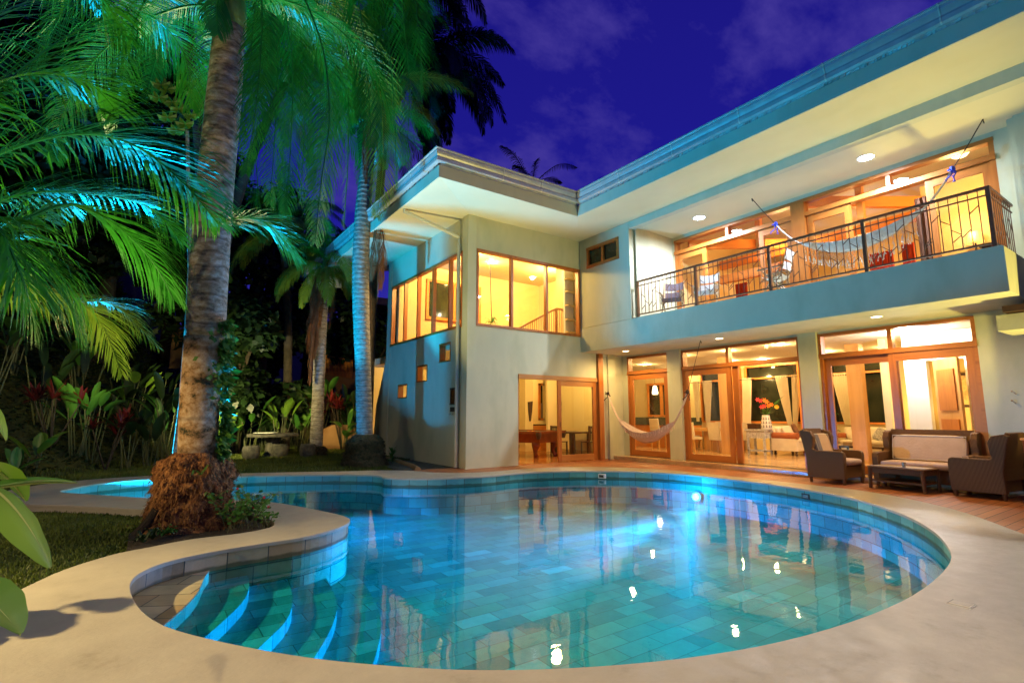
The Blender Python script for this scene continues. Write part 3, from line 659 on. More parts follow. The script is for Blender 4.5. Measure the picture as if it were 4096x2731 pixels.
# ragged underlay edge below the gutter
mb = MB(); rnd = random.Random(3)
for seg in range(3):
    a = Vector(Opath[seg]); b_ = Vector(Opath[seg+1]); L = (b_-a).length; d = (b_-a)/L; nrm = Vector((d.y, -d.x)); k = 0
    while k < L-.05:
        w_ = .03+rnd.random()*.05; dz = rnd.random()*.02*(1 if noise.noise(Vector((k*.9, seg*5, 0))) > -.1 else .2); p0 = a+d*k+nrm*.036; p1 = a+d*min(L, k+w_)+nrm*(.036+rnd.random()*.02)
        mb.quad((p0.x, p0.y, 6.845), (p1.x, p1.y, 6.845), (p1.x, p1.y, 6.80-dz), (p0.x, p0.y, 6.80-dz*rnd.random())); k += w_
obj('underlay_edge', mb, M['gutter'], house)['kind'] = 'stuff'
mb = MB()
mb.quad((4.92, 9.87, 7.02), (8.97, 9.87, 7.02), (13.5, 14.5, 8.0), (9.5, 14.5, 8.0)); mb.quad((4.92, 22, 7.02), (4.92, 9.87, 7.02), (9.5, 14.5, 8.0), (9.5, 22, 8.0))
mb.quad((8.97, 9.87, 7.02), (8.97, -6, 7.02), (14, -6, 8.1), (14, 14.5, 8.1)); mb.quad((14, -6, 8.1), (20, -6, 7.0), (20, 22, 7.0), (14, 22, 8.1))
mb.quad((9.5, 14.5, 8.0), (14, 14.5, 8.0), (14, 22, 8.1), (9.5, 22, 8.0))
obj('roof_sheet', mb, M['roof'], house)
# down pipe
p0 = ZA(400, 625, 0, 4.95); pts = [(4.98, 12.1, 6.66), (4.98, 12.1, 6.5), (6.72, 11.93, 6.18), (6.72, 11.93, 0)]
pts = [(5.0, 12.05, 6.75), (5.02, 12.05, 6.5), (6.70, 12.2, 6.2), (6.70, 12.2, 6.0), (6.70, 12.2, 0)]
obj('downpipe', MB().tube(pts, .05, 12), M['downpipe'], house, smooth=True)
# ---- windows
def pane(mb_, axis, c, a, b, z0, z1):
    if axis == 0: mb_.box(c-.004, c+.004, a, b, z0, z1)
    else: mb_.box(a, b, c-.004, c+.004, z0, z1)
def window(name, axis, c0, c1, a, b, z0, z1, mull, w=.06, mat='wood_v', mids=None, glass=True, inset=.5, gm='glass', parent=house):
    mb = MB()
    def bx(u0, u1, v0, v1, e=0):
        (mb.box(c0-e, c1, u0, u1, v0, v1) if axis == 0 else mb.box(u0, u1, c0-e, c1, v0, v1))
    bx(a, a+w, z0+w, z1-w); bx(b-w, b, z0+w, z1-w); bx(a, b, z0, z0+w, .012); bx(a, b, z1-w, z1, .012)
    f = obj('window', mb, M[mat], parent)
    for m_ in mull:
        mb = MB(); (mb.box(c0+.01, c1-.01, m_-w/2, m_+w/2, z0+w, z1-w) if axis == 0 else mb.box(m_-w/2, m_+w/2, c0+.01, c1-.01, z0+w, z1-w))
        obj('mullion', mb, M[mat], f)
    if glass:
        mb = MB(); pane(mb, axis, c0+(c1-c0)*inset, a+w*.5, b-w*.5, z0+w*.5, z1-w*.5); obj('pane', mb, M[gm], f)
    return f
# left face big window: mullions from the photograph
lm = [T(x, y, 0, 6.8).y for x, y in ((295, 165), (415, 130), (550, 95), (700, 55))]
window('w', 0, 6.79, 6.93, 12.15, 17.2, 3.69, 5.81, lm, .07)
rm = [TW(585, 1260, 1, 11.83).x, TW(1137, 1315, 1, 11.83).x]
window('w', 1, 11.82, 11.96, 7.05, 10.79, 3.71, 5.84, rm, .07)
for h in SM[:3]: window('w', 0, 6.79, 6.96, *h, [], .035, inset=.8)
window('w', 0, 6.79, 6.96, *SM[3], [], .045, mat='dark_wood', inset=.8)
window('w', 0, 10.785, 10.93, 10.16, 11.5, 5.79, 6.44, [10.83], .09, mat='wood_h', gm='nightglass')
# tower sliding door
f = obj('sliding_door', MB().box(8.43, 11.42, 11.80, 11.99, 2.36, 2.48), M['wood_x'], house)
obj('fixed_jamb', MB().box(8.43, 8.46, 11.85, 11.99, 0, 2.36), M['wood_v'], f)
obj('stile', MB().box(9.86, 9.98, 11.83, 11.89, .02, 2.36), M['wood_v'], f); obj('stile', MB().box(11.25, 11.38, 11.83, 11.89, .02, 2.36), M['wood_v'], f)
obj('rail', MB().box(9.98, 11.25, 11.833, 11.887, .02, .20), M['wood_x'], f); obj('rail', MB().box(9.98, 11.25, 11.833, 11.887, 2.20, 2.36), M['wood_x'], f)
mb = MB(); pane(mb, 1, 11.86, 9.97, 11.26, .19, 2.21); obj('pane', mb, M['glass'], f)
obj('handle', MB().box(9.91, 9.93, 11.822, 11.83, 1.0, 1.15), M['black'], f)
# ground floor facade bays: x = 12.6
def leaf(a, b, z0, z1, x0, parent, st=.13, rl=.17):
    l = obj('door_leaf', MB().box(x0, x0+.055, a, a+st, z0, z1), M['wood_v'], parent); obj('stile', MB().box(x0, x0+.055, b-st, b, z0, z1), M['wood_v'], l)
    obj('rail', MB().box(x0+.002, x0+.053, a+st, b-st, z0, z0+rl), M['wood_h'], l); obj('rail', MB().box(x0+.002, x0+.053, a+st, b-st, z1-rl, z1), M['wood_h'], l)
    mb = MB(); pane(mb, 0, x0+.027, a+st-.01, b-st+.01, z0+rl-.01, z1-rl+.01); obj('pane', mb, M['glass'], l); return l
def bay(a, b, mulls, leaves):
    mb = MB(); w = .06
    mb.box(12.585, 12.78, a, b, 3.19-w, 3.19); mb.box(12.57, 12.78, a, b, 2.62, 2.72); mb.box(12.60, 12.78, a, a+w, .1, 2.62); mb.box(12.60, 12.78, b-w, b, .1, 2.62)
    mb.box(12.59, 12.78, a, a+w, 2.72, 3.19-w); mb.box(12.59, 12.78, b-w, b, 2.72, 3.19-w)
    for m_ in mulls: mb.box(12.6, 12.77, m_-.04, m_+.04, 2.72, 3.19-w)
    f = obj('door_frame', mb, M['wood_h'], house)
    mb = MB(); pane(mb, 0, 12.68, a+w, b-w, 2.71, 3.14); obj('transom_pane', mb, M['glass'], f)
    for (p, q, x0) in leaves: leaf(p, q, .11, 2.62, x0, f)
    return f
bay(10.02, 11.64, [], [(10.09, 11.57, 12.62)])
bay(6.2, 9.55, [8.1], [(8.03, 9.49, 12.61)])
obj('sliding_stile', MB().box(12.68, 12.735, 7.86, 8.02, .11, 2.62), M['wood_v'], house)
bay(2.97, 5.77, [K(1330, 300, 0, 12.6).y if False else 4.36], [(4.28, 5.71, 12.68), (3.03, 4.42, 12.61)])
# interior floor and threshold
struct_floor = MB().box(12.05, 19.2, 2.1, 12.0, -.02, .10).box(12.81, 19.2, 12.0, 16.5, -.02, .10)
obj('living_floor', struct_floor, M['floor_wood'], house)
obj('threshold_track', MB().box(12.60, 12.66, 2.97, 11.64, .10, .106), M['black'], house)
obj('games_floor', MB().box(7.0, 12.8, 11.84, 20, -.04, .012), M['floor_red'], house)
# upper sliding doors, x = 12.6
mb = MB(); mb.box(12.58, 12.78, 2.38, 9.62, 6.42, 6.5); mb.box(12.57, 12.78, 2.38, 9.62, 6.06, 6.16)
f = obj('balcony_door_frame', mb, M['wood_h'], house)
for bb in ((12.56, 12.79, 5.83, 6.15, 4.02, 6.42), (12.6, 12.78, 2.38, 2.46, 4.02, 6.42), (12.6, 12.78, 9.54, 9.62, 4.02, 6.42), (12.61, 12.77, 4.06, 4.14, 6.16, 6.42), (12.61, 12.77, 7.86, 7.94, 6.16, 6.42)): obj('post', MB().box(*bb), M['wood_v'], f)
mb = MB()
for a, b in ((2.46, 5.83), (6.15, 9.54)): pane(mb, 0, 12.68, a, b, 6.15, 6.43)
obj('transom_pane', mb, M['glass'], f)
for a, b, x0 in ((2.46, 3.48, 12.62), (4.86, 5.80, 12.62), (6.18, 7.02, 12.62), (8.57, 9.54, 12.62)): leaf(a, b, 4.03, 6.06, x0, f)
# ------------------------------------------------------------------ interiors (walls are parts of the house)
wm = MB()
wm.box(18.0, 18.2, 2.1, 16.5, .1, 1.13)
wall = MB()
wall_holes(wall, 0, 18.0, 18.18, 2.1, 16.5, .1, 3.24, [(5.95, 7.9, 1.13, 2.62), (8.95, 10.8, 1.13, 2.62), (11.1, 12.7, 1.13, 2.62), (13.5, 15.4, 1.35, 2.62), (5.95, 7.9, 2.68, 3.05), (8.95, 10.8, 2.68, 3.05), (11.1, 12.7, 2.68, 3.05)])
obj('living_back_wall', wall, M['cream'], house, fixn=True)
obj('living_ceiling', MB().box(12.8, 18.2, 2.1, 16.5, 3.24, 3.3), M['ceiling'], house)
mb = MB(); mb.box(12.81, 18.0, 16.3, 16.5, .1, 3.24); mb.box(12.81, 12.95, 11.98, 16.3, .1, 3.24) if False else None
obj('kitchen_end_wall', mb, M['cream'], house)
obj('bedroom_partition', MB().box(14.8, 15.0, 4.45, 4.88, .1, 3.24).box(14.8, 15.0, 2.2, 3.75, .1, 3.24).box(14.8, 15.0, 3.75, 4.45, 2.6, 3.24), M['white'], house)
obj('bedroom_wall', MB().box(15.0, 18, 5.3, 5.45, .1, 3.24).box(17.7, 17.98, 2.15, 5.3, .1, 3.24), M['cream'], house)
obj('partition_end', MB().box(12.81, 18, 2.1, 2.2, .1, 3.24), M['cream'], house)
for a, b in ((5.95, 7.9), (8.95, 10.8), (11.1, 12.7)):
    mb = MB(); mb.box(17.95, 18.1, a, b, 2.62, 2.68); mb.box(17.95, 18.1, a-.05, b+.05, 1.07, 1.13); mb.box(17.94, 18.1, a-.08, a, 1.13, 3.05); mb.box(17.94, 18.1, b, b+.08, 1.13, 3.05); mb.box(17.94, 18.1, a-.05, b+.05, 3.05, 3.12)
    f = obj('back_window', mb, M['beam'], house)
    mb = MB(); pane(mb, 0, 18.08, a, b, 1.13, 2.62); pane(mb, 0, 18.08, a, b, 2.68, 3.05); obj('pane', mb, M['nightglass'], f)
mb = MB(); mb.box(17.94, 18.1, 13.42, 15.48, 2.62, 2.7); mb.box(17.94, 18.1, 13.42, 15.48, 1.27, 1.35)
for y_ in (13.42, 14.02, 14.72, 15.40): mb.box(17.95, 18.1, y_, y_+.08, 1.35, 2.62)
f = obj('kitchen_window', mb, M['beam'], house); mb = MB(); pane(mb, 0, 18.08, 13.5, 15.4, 1.35, 2.62); obj('pane', mb, M['nightglass'], f)
# timber posts inside
for (x, y) in ((15.62, 10.15), (15.6, 6.25)):
    obj('timber_post', MB().box(x-.14, x+.14, y-.17, y+.17, .1, 3.24), M['pale_wood'], house)
obj('timber_post', MB().box(17.6, 17.9, 8.45, 8.8, .1, 3.24), M['beam'], house)
obj('timber_post', MB().box(17.6, 17.9, 11.0, 11.3, .1, 3.24), M['beam'], house)
# games room
mb = MB(); mb.box(7.0, 16.0, 19.8, 20, 0, 3.2); mb.box(10.35, 10.75, 16.4, 19.8, 0, 3.2); mb.box(12.9, 13.05, 13.2, 17.2, .1, 3.2); obj('games_room_wall', mb, M['cream'], house)
obj('games_ceiling', MB().box(7.0, 12.8, 11.85, 20, 3.2, 3.45).box(12.8, 16, 16.5, 20, 3.2, 3.4), M['ceiling'], house)
# upper tower room
mb = MB(); mb.box(7.0, 14, 17.0, 17.2, 3.45, 6.9); mb.box(10.98, 11.1, 12.03, 13.2, 3.45, 6.9); mb.box(13.2, 13.4, 12.03, 17, 3.45, 6.9); obj('stair_room_wall', mb, M['cream'], house)
obj('stair_room_ceiling', MB().box(6.98, 14, 12.0, 17.2, 6.72, 6.8), M['cream'], house)
# upstairs living room
mb = MB(); mb.box(19, 19.2, 2.2, 12, 3.98, 7.8); mb.box(12.8, 19, 9.9, 10.1, 3.98, 7.8); mb.box(12.8, 19, 2.0, 2.2, 3.98, 7.8); mb.box(15.2, 15.35, 2.2, 4.3, 3.98, 6.9)
obj('upstairs_wall', mb, M['cream'], house)
mb = MB(); mb.quad((12.8, 2, 6.62), (12.8, 10, 6.62), (16, 10, 7.7), (16, 2, 7.7)); mb.quad((16, 2, 7.7), (16, 10, 7.7), (19.2, 10, 6.9), (19.2, 2, 6.9)); obj('upstairs_ceiling', mb, M['ceiling'], house)
obj('upstairs_floor', MB().box(12.76, 19.2, 2.0, 10.1, 3.7, 3.995), M['floor_red'], house)
for a, b in (((12.85, 9.3, 6.35), (16.5, 6.6, 6.35)), ((12.85, 5.9, 6.5), (16.5, 3.4, 6.5)), ((15.2, 9.8, 6.2), (15.2, 4.3, 6.2)), ((14.6, 9.8, 5.55), (14.6, 7.0, 5.55))):
    obj('timber_beam', MB().bar(a, b, .14, .26), M['beam'], house)
for x, y in ((14.4, 8.0), (13.5, 4.98), (13.7, 7.6)): obj('timber_strut', MB().box(x-.07, x+.07, y-.07, y+.07, 5.85, 6.9), M['beam'], house)
# ------------------------------------------------------------------ balcony railing
rt = thing('balcony_railing', 'brown iron balcony railing with slanting twig bars on the upper floor', 'railing', (10.87, 5.9, 3.985))
XR = 10.88; posts = [9.58, 7.72, 5.85, 4.01, 2.2]
mb = MB(); mb.box(XR-.03, XR+.03, 2.17, 9.61, 4.97, 5.01); obj('handrail', mb, M['iron'], rt)
obj('bottom_rail', MB().box(XR-.015, XR+.015, 2.2, 9.58, 4.05, 4.08), M['iron'], rt); obj('upper_rail', MB().box(XR-.012, XR+.012, 2.2, 9.58, 4.855, 4.875), M['iron'], rt)
for p in posts: obj('post', MB().box(XR-.028, XR+.028, p-.028, p+.028, 3.985, 4.97), M['iron'], rt)
rr = random.Random(5)
def twigs(a, b, f, par):
    n = round(abs(b-a)/.125); ys_ = [a+(b-a)*k/n for k in range(1, n)]
    for k, y in enumerate(ys_):
        mb = MB(); mb.bar(f(y, 4.08), f(y, 4.97), .012); st = (b-a)/n
        if k < len(ys_)-1:
            z_ = 4.62 if k % 4 in (0, 3) else (4.42 if k % 4 == 1 else 4.25)
            s_ = 1 if (k//2) % 2 else -1
            mb.bar(f(y, z_), f(y+st, z_+.11*s_), .012)
            if k % 3 == 0: mb.bar(f(y, 4.20), f(y+st, 4.30), .012)
        obj('baluster', mb, M['iron'], par)
for i in range(4): twigs(posts[i], posts[i+1], lambda u, z: (XR, u, z), rt)
for bb in ((XR+.03, 12.22, 2.17, 2.23, 4.97, 5.01), (XR+.03, 12.22, 2.188, 2.212, 4.05, 4.08), (XR+.03, 12.22, 2.188, 2.212, 4.855, 4.875)): obj('side_rail', MB().box(*bb), M['iron'], rt)
twigs(XR, 12.25, lambda u, z: (u, 2.2, z), rt)
mb = MB(); mb.box(XR+.06, 11.0, 9.64, 9.67, 4.9, 4.93).box(XR+.03, XR+.06, 9.64, 9.67, 3.985, 4.93); obj('side_rail', mb, M['iron'], rt)
# stair railing in the tower
st = thing('stair_railing', 'timber handrail with thin iron bars seen through the tower window', 'railing', (9.8, 13, 3.45))
p = [TW(650, 1250, 1, 12.9), TW(1265, 920, 1, 12.9), TW(1550, 955, 1, 12.9)]
p[0] = p[0]; mb = MB(); mb.bar(p[0], p[1], .07, .05); mb.bar(p[1], p[2], .07, .05); mb.box(p[1].x-.03, p[1].x+.03, 12.87, 12.93, 3.46, p[1].z); obj('handrail', mb, M['wood_x'], st)
for k in range(26):
    x = p[0].x+.1+k*(p[2].x-p[0].x-.12)/26
    z = p[0].z+(p[1].z-p[0].z)*(x-p[0].x)/(p[1].x-p[0].x) if x < p[1].x else p[1].z+(p[2].z-p[1].z)*(x-p[1].x)/(p[2].x-p[1].x)
    obj('baluster', MB().bar((x, 12.9, 3.46), (x, 12.9, z-.02), .014), M['iron'], st)
obj('stair_floor', MB().box(7.0, 14, 12.03, 17.2, 3.452, 3.47), M['floor_red'], house)
# inner window in tower room
a = ZA(600, 1205, 1, 16.95); b = ZA(885, 1240, 1, 16.95); c_ = ZA(600, 1520, 1, 16.95)
f = window('w', 1, 16.9, 17.0, a.x, a.x+2.3, c_.z, a.z, [a.x+1.15], .10, 'beam', gm='nightglass')
# tall lit niche shelves at the right edge of the tower window
f = obj('lit_shelf_niche', MB().box(10.62, 10.97, 12.35, 12.42, 3.47, 6.1), M['white'], house)
for z in (3.9, 4.3, 4.75, 5.2, 5.6): obj('shelf', MB().box(10.60, 10.97, 12.2, 12.35, z, z+.04), M['cream'], f)
# ------------------------------------------------------------------ ceiling lamps
def downlight(p, label, watt, col, mat, r=.065, group=None, spot=None, z=None):
    t = thing('ceiling_light', label, 'ceiling light', p, 0, group)
    x, y, z = p
    obj('trim_ring', MB().lathe([(r+.005, -.001), (r+.028, -.001), (r+.028, -.008), (r+.005, -.010), (r+.005, -.001)], p, 20, False), M['white'], t)
    obj('lens', MB().lathe([(.001, -.004), (r, -.004), (r, -.007), (.001, -.0075)], p, 20), M[mat], t)
    lamp('bulb', 'SPOT' if spot else 'POINT', (x, y, z-.05), watt*1.0, col, .05, (x, y, z-3) if spot else None, spot, .6)
for nm, q in (('left bright white lamp in the balcony ceiling above the folding chairs', (550, 653)), ('right bright white lamp in the balcony ceiling above the white hammock', (1475, 320))):
    p = E4(*q, 2, 6.6); downlight((p.x, p.y, 6.6), nm, 820, COOL, 'led', .14, spot=176)
for nm, q in (('first warm downlight under the balcony, above the pink hammock hook', (1437, 806)), ('second warm downlight under the balcony, above the middle doorway', (1652, 777)), ('third warm downlight under the balcony, above the wicker sofa', (2013, 727))):
    p = D(*q, 2, 3.24); downlight((p.x, p.y, 3.24), nm, 170, WARM, 'warmled', .085, spot=172)
k = 0
for x, y in ((14.0, 10.6), (14.0, 7.4), (14.0, 4.0), (16.7, 10.6), (16.7, 7.4), (17.2, 9.7), (15.4, 13.3), (17.3, 13.3), (16.9, 5.9), (14.1, 9.0)):
    k += 1
    near = ('above the front floor' if x < 15 else 'near the back wall')
    downlight((x, y, 3.24), 'round recessed ceiling lamp indoors, %s' % near if False else 'small recessed lamp in the living room ceiling', 110, WARM, 'warmled', .06, 'living room ceiling lamps')
for x, y in ((9.2, 14.2), (11.6, 13.6), (9.0, 17.8), (11.8, 18)):
    downlight((x, y, 3.2), 'small recessed lamp in the games room ceiling', 170, YEL, 'warmled', .06, 'games room ceiling lamps')
p = TW(820, 437, 2, 6.72); downlight((9.7, 15.2, 6.72), 'recessed lamp in the yellow tower room ceiling', 130, YEL, 'warmled', .08)
lamp('room_lamp', 'POINT', (8.3, 14.2, 6.3), 800, YEL, .2); lamp('room_lamp', 'POINT', (11.9, 14.5, 6.2), 400, YEL, .2)  # bare points added as room fill, no fittings, here and below
lamp('room_lamp', 'POINT', (10.75, 12.6, 5.9), 20, (1, .9, .6), .05)
lamp('room_lamp', 'POINT', (14.6, 7.4, 6.0), 130, (1, .56, .2), .2); lamp('room_lamp', 'POINT', (17.4, 6.5, 5.4), 110, (1, .56, .2), .2)
lamp('room_lamp', 'POINT', (14.0, 3.3, 6.0), 120, YEL, .15)
lamp('room_lamp', 'POINT', (16.4, 4.2, 1.5), 130, (1, .62, .2), .12); lamp('room_lamp', 'POINT', (14.0, 4.5, 2.95), 200, (.95, .95, 1), .15)
# wall lamp glow upstairs
q = G(1585, 1290, 0, 15.1); t = thing('table_lamp', 'glowing lamp by the wall upstairs, right of the hammock', 'lamp', (15.0, q.y, 4.0))
obj('shade', MB().lathe([(.16, .0), (.12, .25)], (15.0, q.y, q.z), 18), M['shade'], t); obj('base', MB().lathe([(.08, 0), (.02, .05), (.02, q.z-4.0)], (15.0, q.y, 4.0), 12), M['dark_wood'], t)
lamp('bulb', 'POINT', (14.8, q.y, q.z+.2), 18, YEL, .08)
q = G(1485, 890, 2, 6.9); t = thing('ceiling_lamp', 'round glass lamp on the upstairs ceiling right of the hammock', 'ceiling light', (14.2, 3.25, 6.62))
obj('bowl', MB().lathe([(.001, -.12), (.12, -.10), (.19, -.02), (.19, 0)], (14.2, 3.25, 7.05), 20), M['pendantglow'], t, smooth=True)
# tall cabinet / split unit at the right upstairs
q = G(1690, 1240, 0, 13.3); tag(obj('cabinet', MB().box(13.3, 13.6, q.y-.28, q.y+.12, 4.0, 4.62).box(13.27, 13.63, q.y-.31, q.y+.15, 4.62, 4.68), M['dark_wood']), 'small dark green cabinet behind the balcony rail corner', 'cabinet')
# pendant cable with plant in tower room
pt = TW(235, 190, 1, 13.5); pb = TW(262, 1140, 1, 13.5)
t = thing('hanging_planter', 'thin dark cable holding a spiky plant in the tower room', 'hanging planter', pb)
obj('cable', MB().tube([pt, pb], .014, 6), M['black'], t)
mb = MB()
for k in range(12):
    a = k*2.4; r_ = .15+.25*((k*37) % 10)/10
    e_ = Vector((math.cos(a)*r_, math.sin(a)*r_, -.05+.15*math.sin(k))); mid = e_*.55+Vector((0, 0, .12)); s_ = Vector((-math.sin(a), math.cos(a), 0))*.025
    mb.quad(pb-s_, pb+s_, pb+mid+s_, pb+mid-s_); mb.quad(pb+mid-s_, pb+mid+s_, pb+e_)
obj('leaves', mb, M['leaf'], t)
for px, nm in ((165, 'left'), (480, 'right')):
    q = TW(px, 1200, 1, 12.8); tag(obj('wicker_lampshade', MB().lathe([(.34, -.18), (.25, -.02), (.06, .03)], (q.x, q.y, q.z), 20), M['bamboo'], smooth=True), 'woven shade peeking over the tower sill, %s of the cable' % nm, 'lampshade')
# ------------------------------------------------------------------ hammocks
def hammock(name, label, cat, A, B, sagz, mat, cordmat, roots, net, width=.5):
    """A, B: ends of the cloth; roots: the hook points"""
    t = thing(name, label, cat, (A+B)/2)
    for P, Rr in zip((A, B), roots):
        obj('rope', MB().tube([P, (P+Rr)/2+Vector((0, 0, -.02)), Rr], .009, 6), M['dark_cord'], t)
        obj('hook', MB().tube([Rr+Vector((0, 0, .01)), Rr+Vector((0, 0, -.05)), Rr+Vector((.03, 0, -.07)), Rr+Vector((.03, 0, -.03))], .008, 6), M['black'], t)
        mb = MB(); rr = random.Random(3)
        for k in range(5):
            c = [P+Vector((rr.uniform(-.03, .03), rr.uniform(-.03, .03), rr.uniform(-.03, .03)))]
            for j in range(4): c.append(c[-1]+Vector((rr.uniform(-.05, .05), rr.uniform(-.05, .05), rr.uniform(-.09, .02))))
            mb.tube(c, .011, 5)
        mb.lathe([(.001, -.06), (.04, -.04), (.05, 0), (.035, .05), (.001, .07)], tuple(P), 8)
        obj('knot', mb, M[cordmat], t)
    n = 40; d = (B-A); pr = []
    for i in range(n+1):
        u = i/n; z = (1-u)*A.z+u*B.z; L = 4*u*(1-u); low = min(A.z, B.z)
        zz = z-(((A.z+B.z)/2)-sagz)*(L**.85)
        pr.append((Vector((A.x+d.x*u, A.y+d.y*u, zz)), max(0, math.sin(math.pi*min(1, max(0, (u-.16)/.68)))**.6)))
    side = Vector((d.y, -d.x, 0)).normalized(); mb = MB(); seg = 10
    for p, w_ in pr:
        for k in range(seg+1):
            a = (k/seg-.5)*2; ww = .035+width*.42*w_
            mb.v.append(tuple(p+side*(a*ww)+Vector((0, 0, (a*a)*(.02+.26*w_*(.8 if net else 1))))))
    for i in range(n):
        for k in range(seg): b0 = i*(seg+1)+k; mb.f.append((b0, b0+1, b0+seg+2, b0+seg+1))
    obj('cloth', mb, M[mat], t, smooth='all')
    # strings gathered at the ends, edge cord
    mb = MB()
    for s_ in (-1, 1):
        for k in range(3):
            c = [p+side*s_*((.035+width*.42*w_)*(k/2.5))+Vector((0, 0, (k/2.5)**2*(.02+.26*w_*(.8 if net else 1))+.004)) for p, w_ in pr]; mb.tube(c, .008, 5)
    obj('edge_cord', mb, M[mat], t)
    # fringe
    mb = MB(); rr = random.Random(9)
    for s_ in (-1, 1):
        cols = 46
        for i in range(cols):
            u = .2+.6*i/(cols-1); j = int(u*n); p, w_ = pr[j]; e_ = p+side*s_*(.035+width*.42*w_)+Vector((0, 0, .02+.26*w_*(.8 if net else 1)))
            depth = (.42 if net else .16)*(.55+.45*w_)
            if net:
                st = (B-A)*(.6/(cols-1)); 
                for k in range(6):
                    z0 = -depth*k/6; z1 = -depth*(k+1)/6; o_ = st*(.5 if k % 2 else 0); o2 = st*(.5 if (k+1) % 2 else 0)
                    nx = min(n, int((u+.6/(cols-1))*n)); dz = pr[nx][0].z-p.z
                    mb.tube([e_+o_+Vector((0, 0, z0)), e_+o2+Vector((0, 0, z1))], .0042, 4, False); mb.tube([e_+o_+Vector((0, 0, z0)), e_-o2+Vector((0, 0, z1))], .0042, 4, False)
            c = [e_+Vector((0, 0, -depth if net else 0))]
            for k in range(3): c.append(c[-1]+Vector((rr.uniform(-.02, .02), rr.uniform(-.02, .02), -.045)))
            if rr.random() < .75: mb.tube(c, [.005, .012, .006, .012], 5)
    obj('fringe', mb, M[mat], t)['kind'] = 'stuff'
    return t
RB = RG(2200, 1200, 1.96)
A = Vector((11.95, 11.72, 2.08)); B = RB(1080, 715, 0, 11.75)
Rr = RB(1180, 315, 2, 3.24)
A = RB(455, 735, 1, 11.70); B = RB(1078, 720, 0, (A.x+Rr.x)/2)
hammock('hammock', 'pink cotton hammock with tassels hung under the balcony', 'hammock', A, B, RB(785, 1120, 0, (A.x+B.x)/2).z, 'pink_rope', 'dark_cord', (Vector((A.x, 11.80, A.z+.06)), Rr), False, .5)
l_ = E4(842, 547, 2, 6.6); r_ = E4(2125, 107, 2, 6.6)
xm = (l_.x+r_.x)/2
A = E4(975, 690, 0, xm); B = E4(1955, 385, 0, xm); mid = E4(1370, 845, 0, xm)
hammock('hammock', 'white crocheted hammock with netted fringe on the upper balcony', 'hammock', A, B, mid.z, 'rope', 'blue_cord', (l_, r_), True, .30)
# ------------------------------------------------------------------ wicker furniture on the deck
def wicker_chair(w, label, sofa=False, loc=(0, 0, 0), rz=0, cushion='tan_fabric'):
    """origin at floor centre, faces -y"""
    t = thing('wicker_sofa' if sofa else 'wicker_armchair', label, 'sofa' if sofa else 'armchair', loc, rz)
    d = .72; hw = w/2
    side = [(-d/2, .10), (d/2+.02, .10), (d/2+.01, .45), (d/2+.08, .80), (d/2+.13, 1.02), (d/2+.05, 1.05), (d/2-.10, 1.02), (d/2-.16, .92), (d/2-.15, .78), (d/2-.12, .68), (d/2-.16, .64), (-d/2+.05, .645), (-d/2+.0, .62), (-d/2-.015, .55)]
    for s_ in (-1, 1):
        a, b = (s_*hw, s_*(hw-.11)); obj('side_panel', MB().extr(side, 0, min(a, b), max(a, b)), M['wicker'], t, world=False, fixn=True, bevel=.018)
    bk = [(d/2-.06, .30), (d/2+.015, .30), (d/2+.01, .5), (d/2+.075, .80), (d/2+.125, 1.06), (d/2+.05, 1.08), (d/2-.0, .80), (d/2-.06, .5)]
    obj('back_panel', MB().extr(bk, 0, -hw+.09, hw-.09), M['wicker'], t, world=False, fixn=True, bevel=.015)
    obj('seat_base', MB().box(-hw+.105, hw-.105, -d/2+.01, d/2-.02, .12, .36), M['wicker'], t, world=False, bevel=.012)
    for x in (-hw+.06, hw-.06):
        for y in (-d/2+.04, d/2-.03): obj('leg', MB().tube([(x, y, .13), (x, y, 0)], [.036, .028], 8), M['wicker'], t, world=False)
    obj('seat_cushion', MB().soft(-hw+.11, hw-.11, -d/2-.04, d/2-.16, .36, .49), M['seat_fabric'], t, world=False, smooth='all')
    return t
def back_cushion(t, x0, x1, mat, strip=None):
    c = obj('back_cushion', MB().soft(x0, x1, -.05, .07, 0, .52), M[mat], t, world=False, smooth='all')
    c.location = (0, .19, .47); c.rotation_euler = (rad(-14), 0, 0)
    if strip:
        s_ = obj('cushion_panel', MB().soft(x0-.004, x0+(x1-x0)*.36, -.054, .074, -.002, .522), M[strip], c, world=False, smooth='all')
    # piping
    mb = MB(); mb.tube([(x0+.03, -.052, .03), (x1-.03, -.052, .03), (x1-.02, -.052, .49), (x0+.02, -.052, .49), (x0+.03, -.052, .03)], .008, 6); obj('piping', mb, M['cream_fabric'], c, world=False)
t = wicker_chair(.80, 'dark wicker wing armchair left of the low table, striped back cushion', False, (11.72, 5.22, -.008), rad(-4)); back_cushion(t, -.28, .28, 'tan_fabric', 'grey_fabric')
t = wicker_chair(.84, 'dark wicker wing armchair seen from its side at the right edge', False, (11.78, 2.86, -.008), rad(180-7)); back_cushion(t, -.28, .28, 'tan_fabric')
t = wicker_chair(1.50, 'wide wicker sofa with tan cushions facing the pool', True, (12.16, 3.83, -.008), rad(-90)); back_cushion(t, -.60, .60, 'tan_fabric')
t = thing('wicker_coffee_table', 'low wicker table with glass top in front of the wicker sofa', 'coffee table', (11.55, 4.0, -.008), rad(-8))
obj('table_top', MB().box(-.27, .27, -.47, .47, .375, .41), M['wicker'], t, world=False, bevel=.015)
obj('glass_top', MB().box(-.22, .22, -.42, .42, .411, .417), M['bamboo'], t, world=False)
obj('apron', MB().box(-.24, .24, -.44, .44, .29, .374), M['wicker'], t, world=False)
obj('shelf', MB().box(-.24, .24, -.44, .44, .13, .16), M['wicker'], t, world=False, bevel=.01)
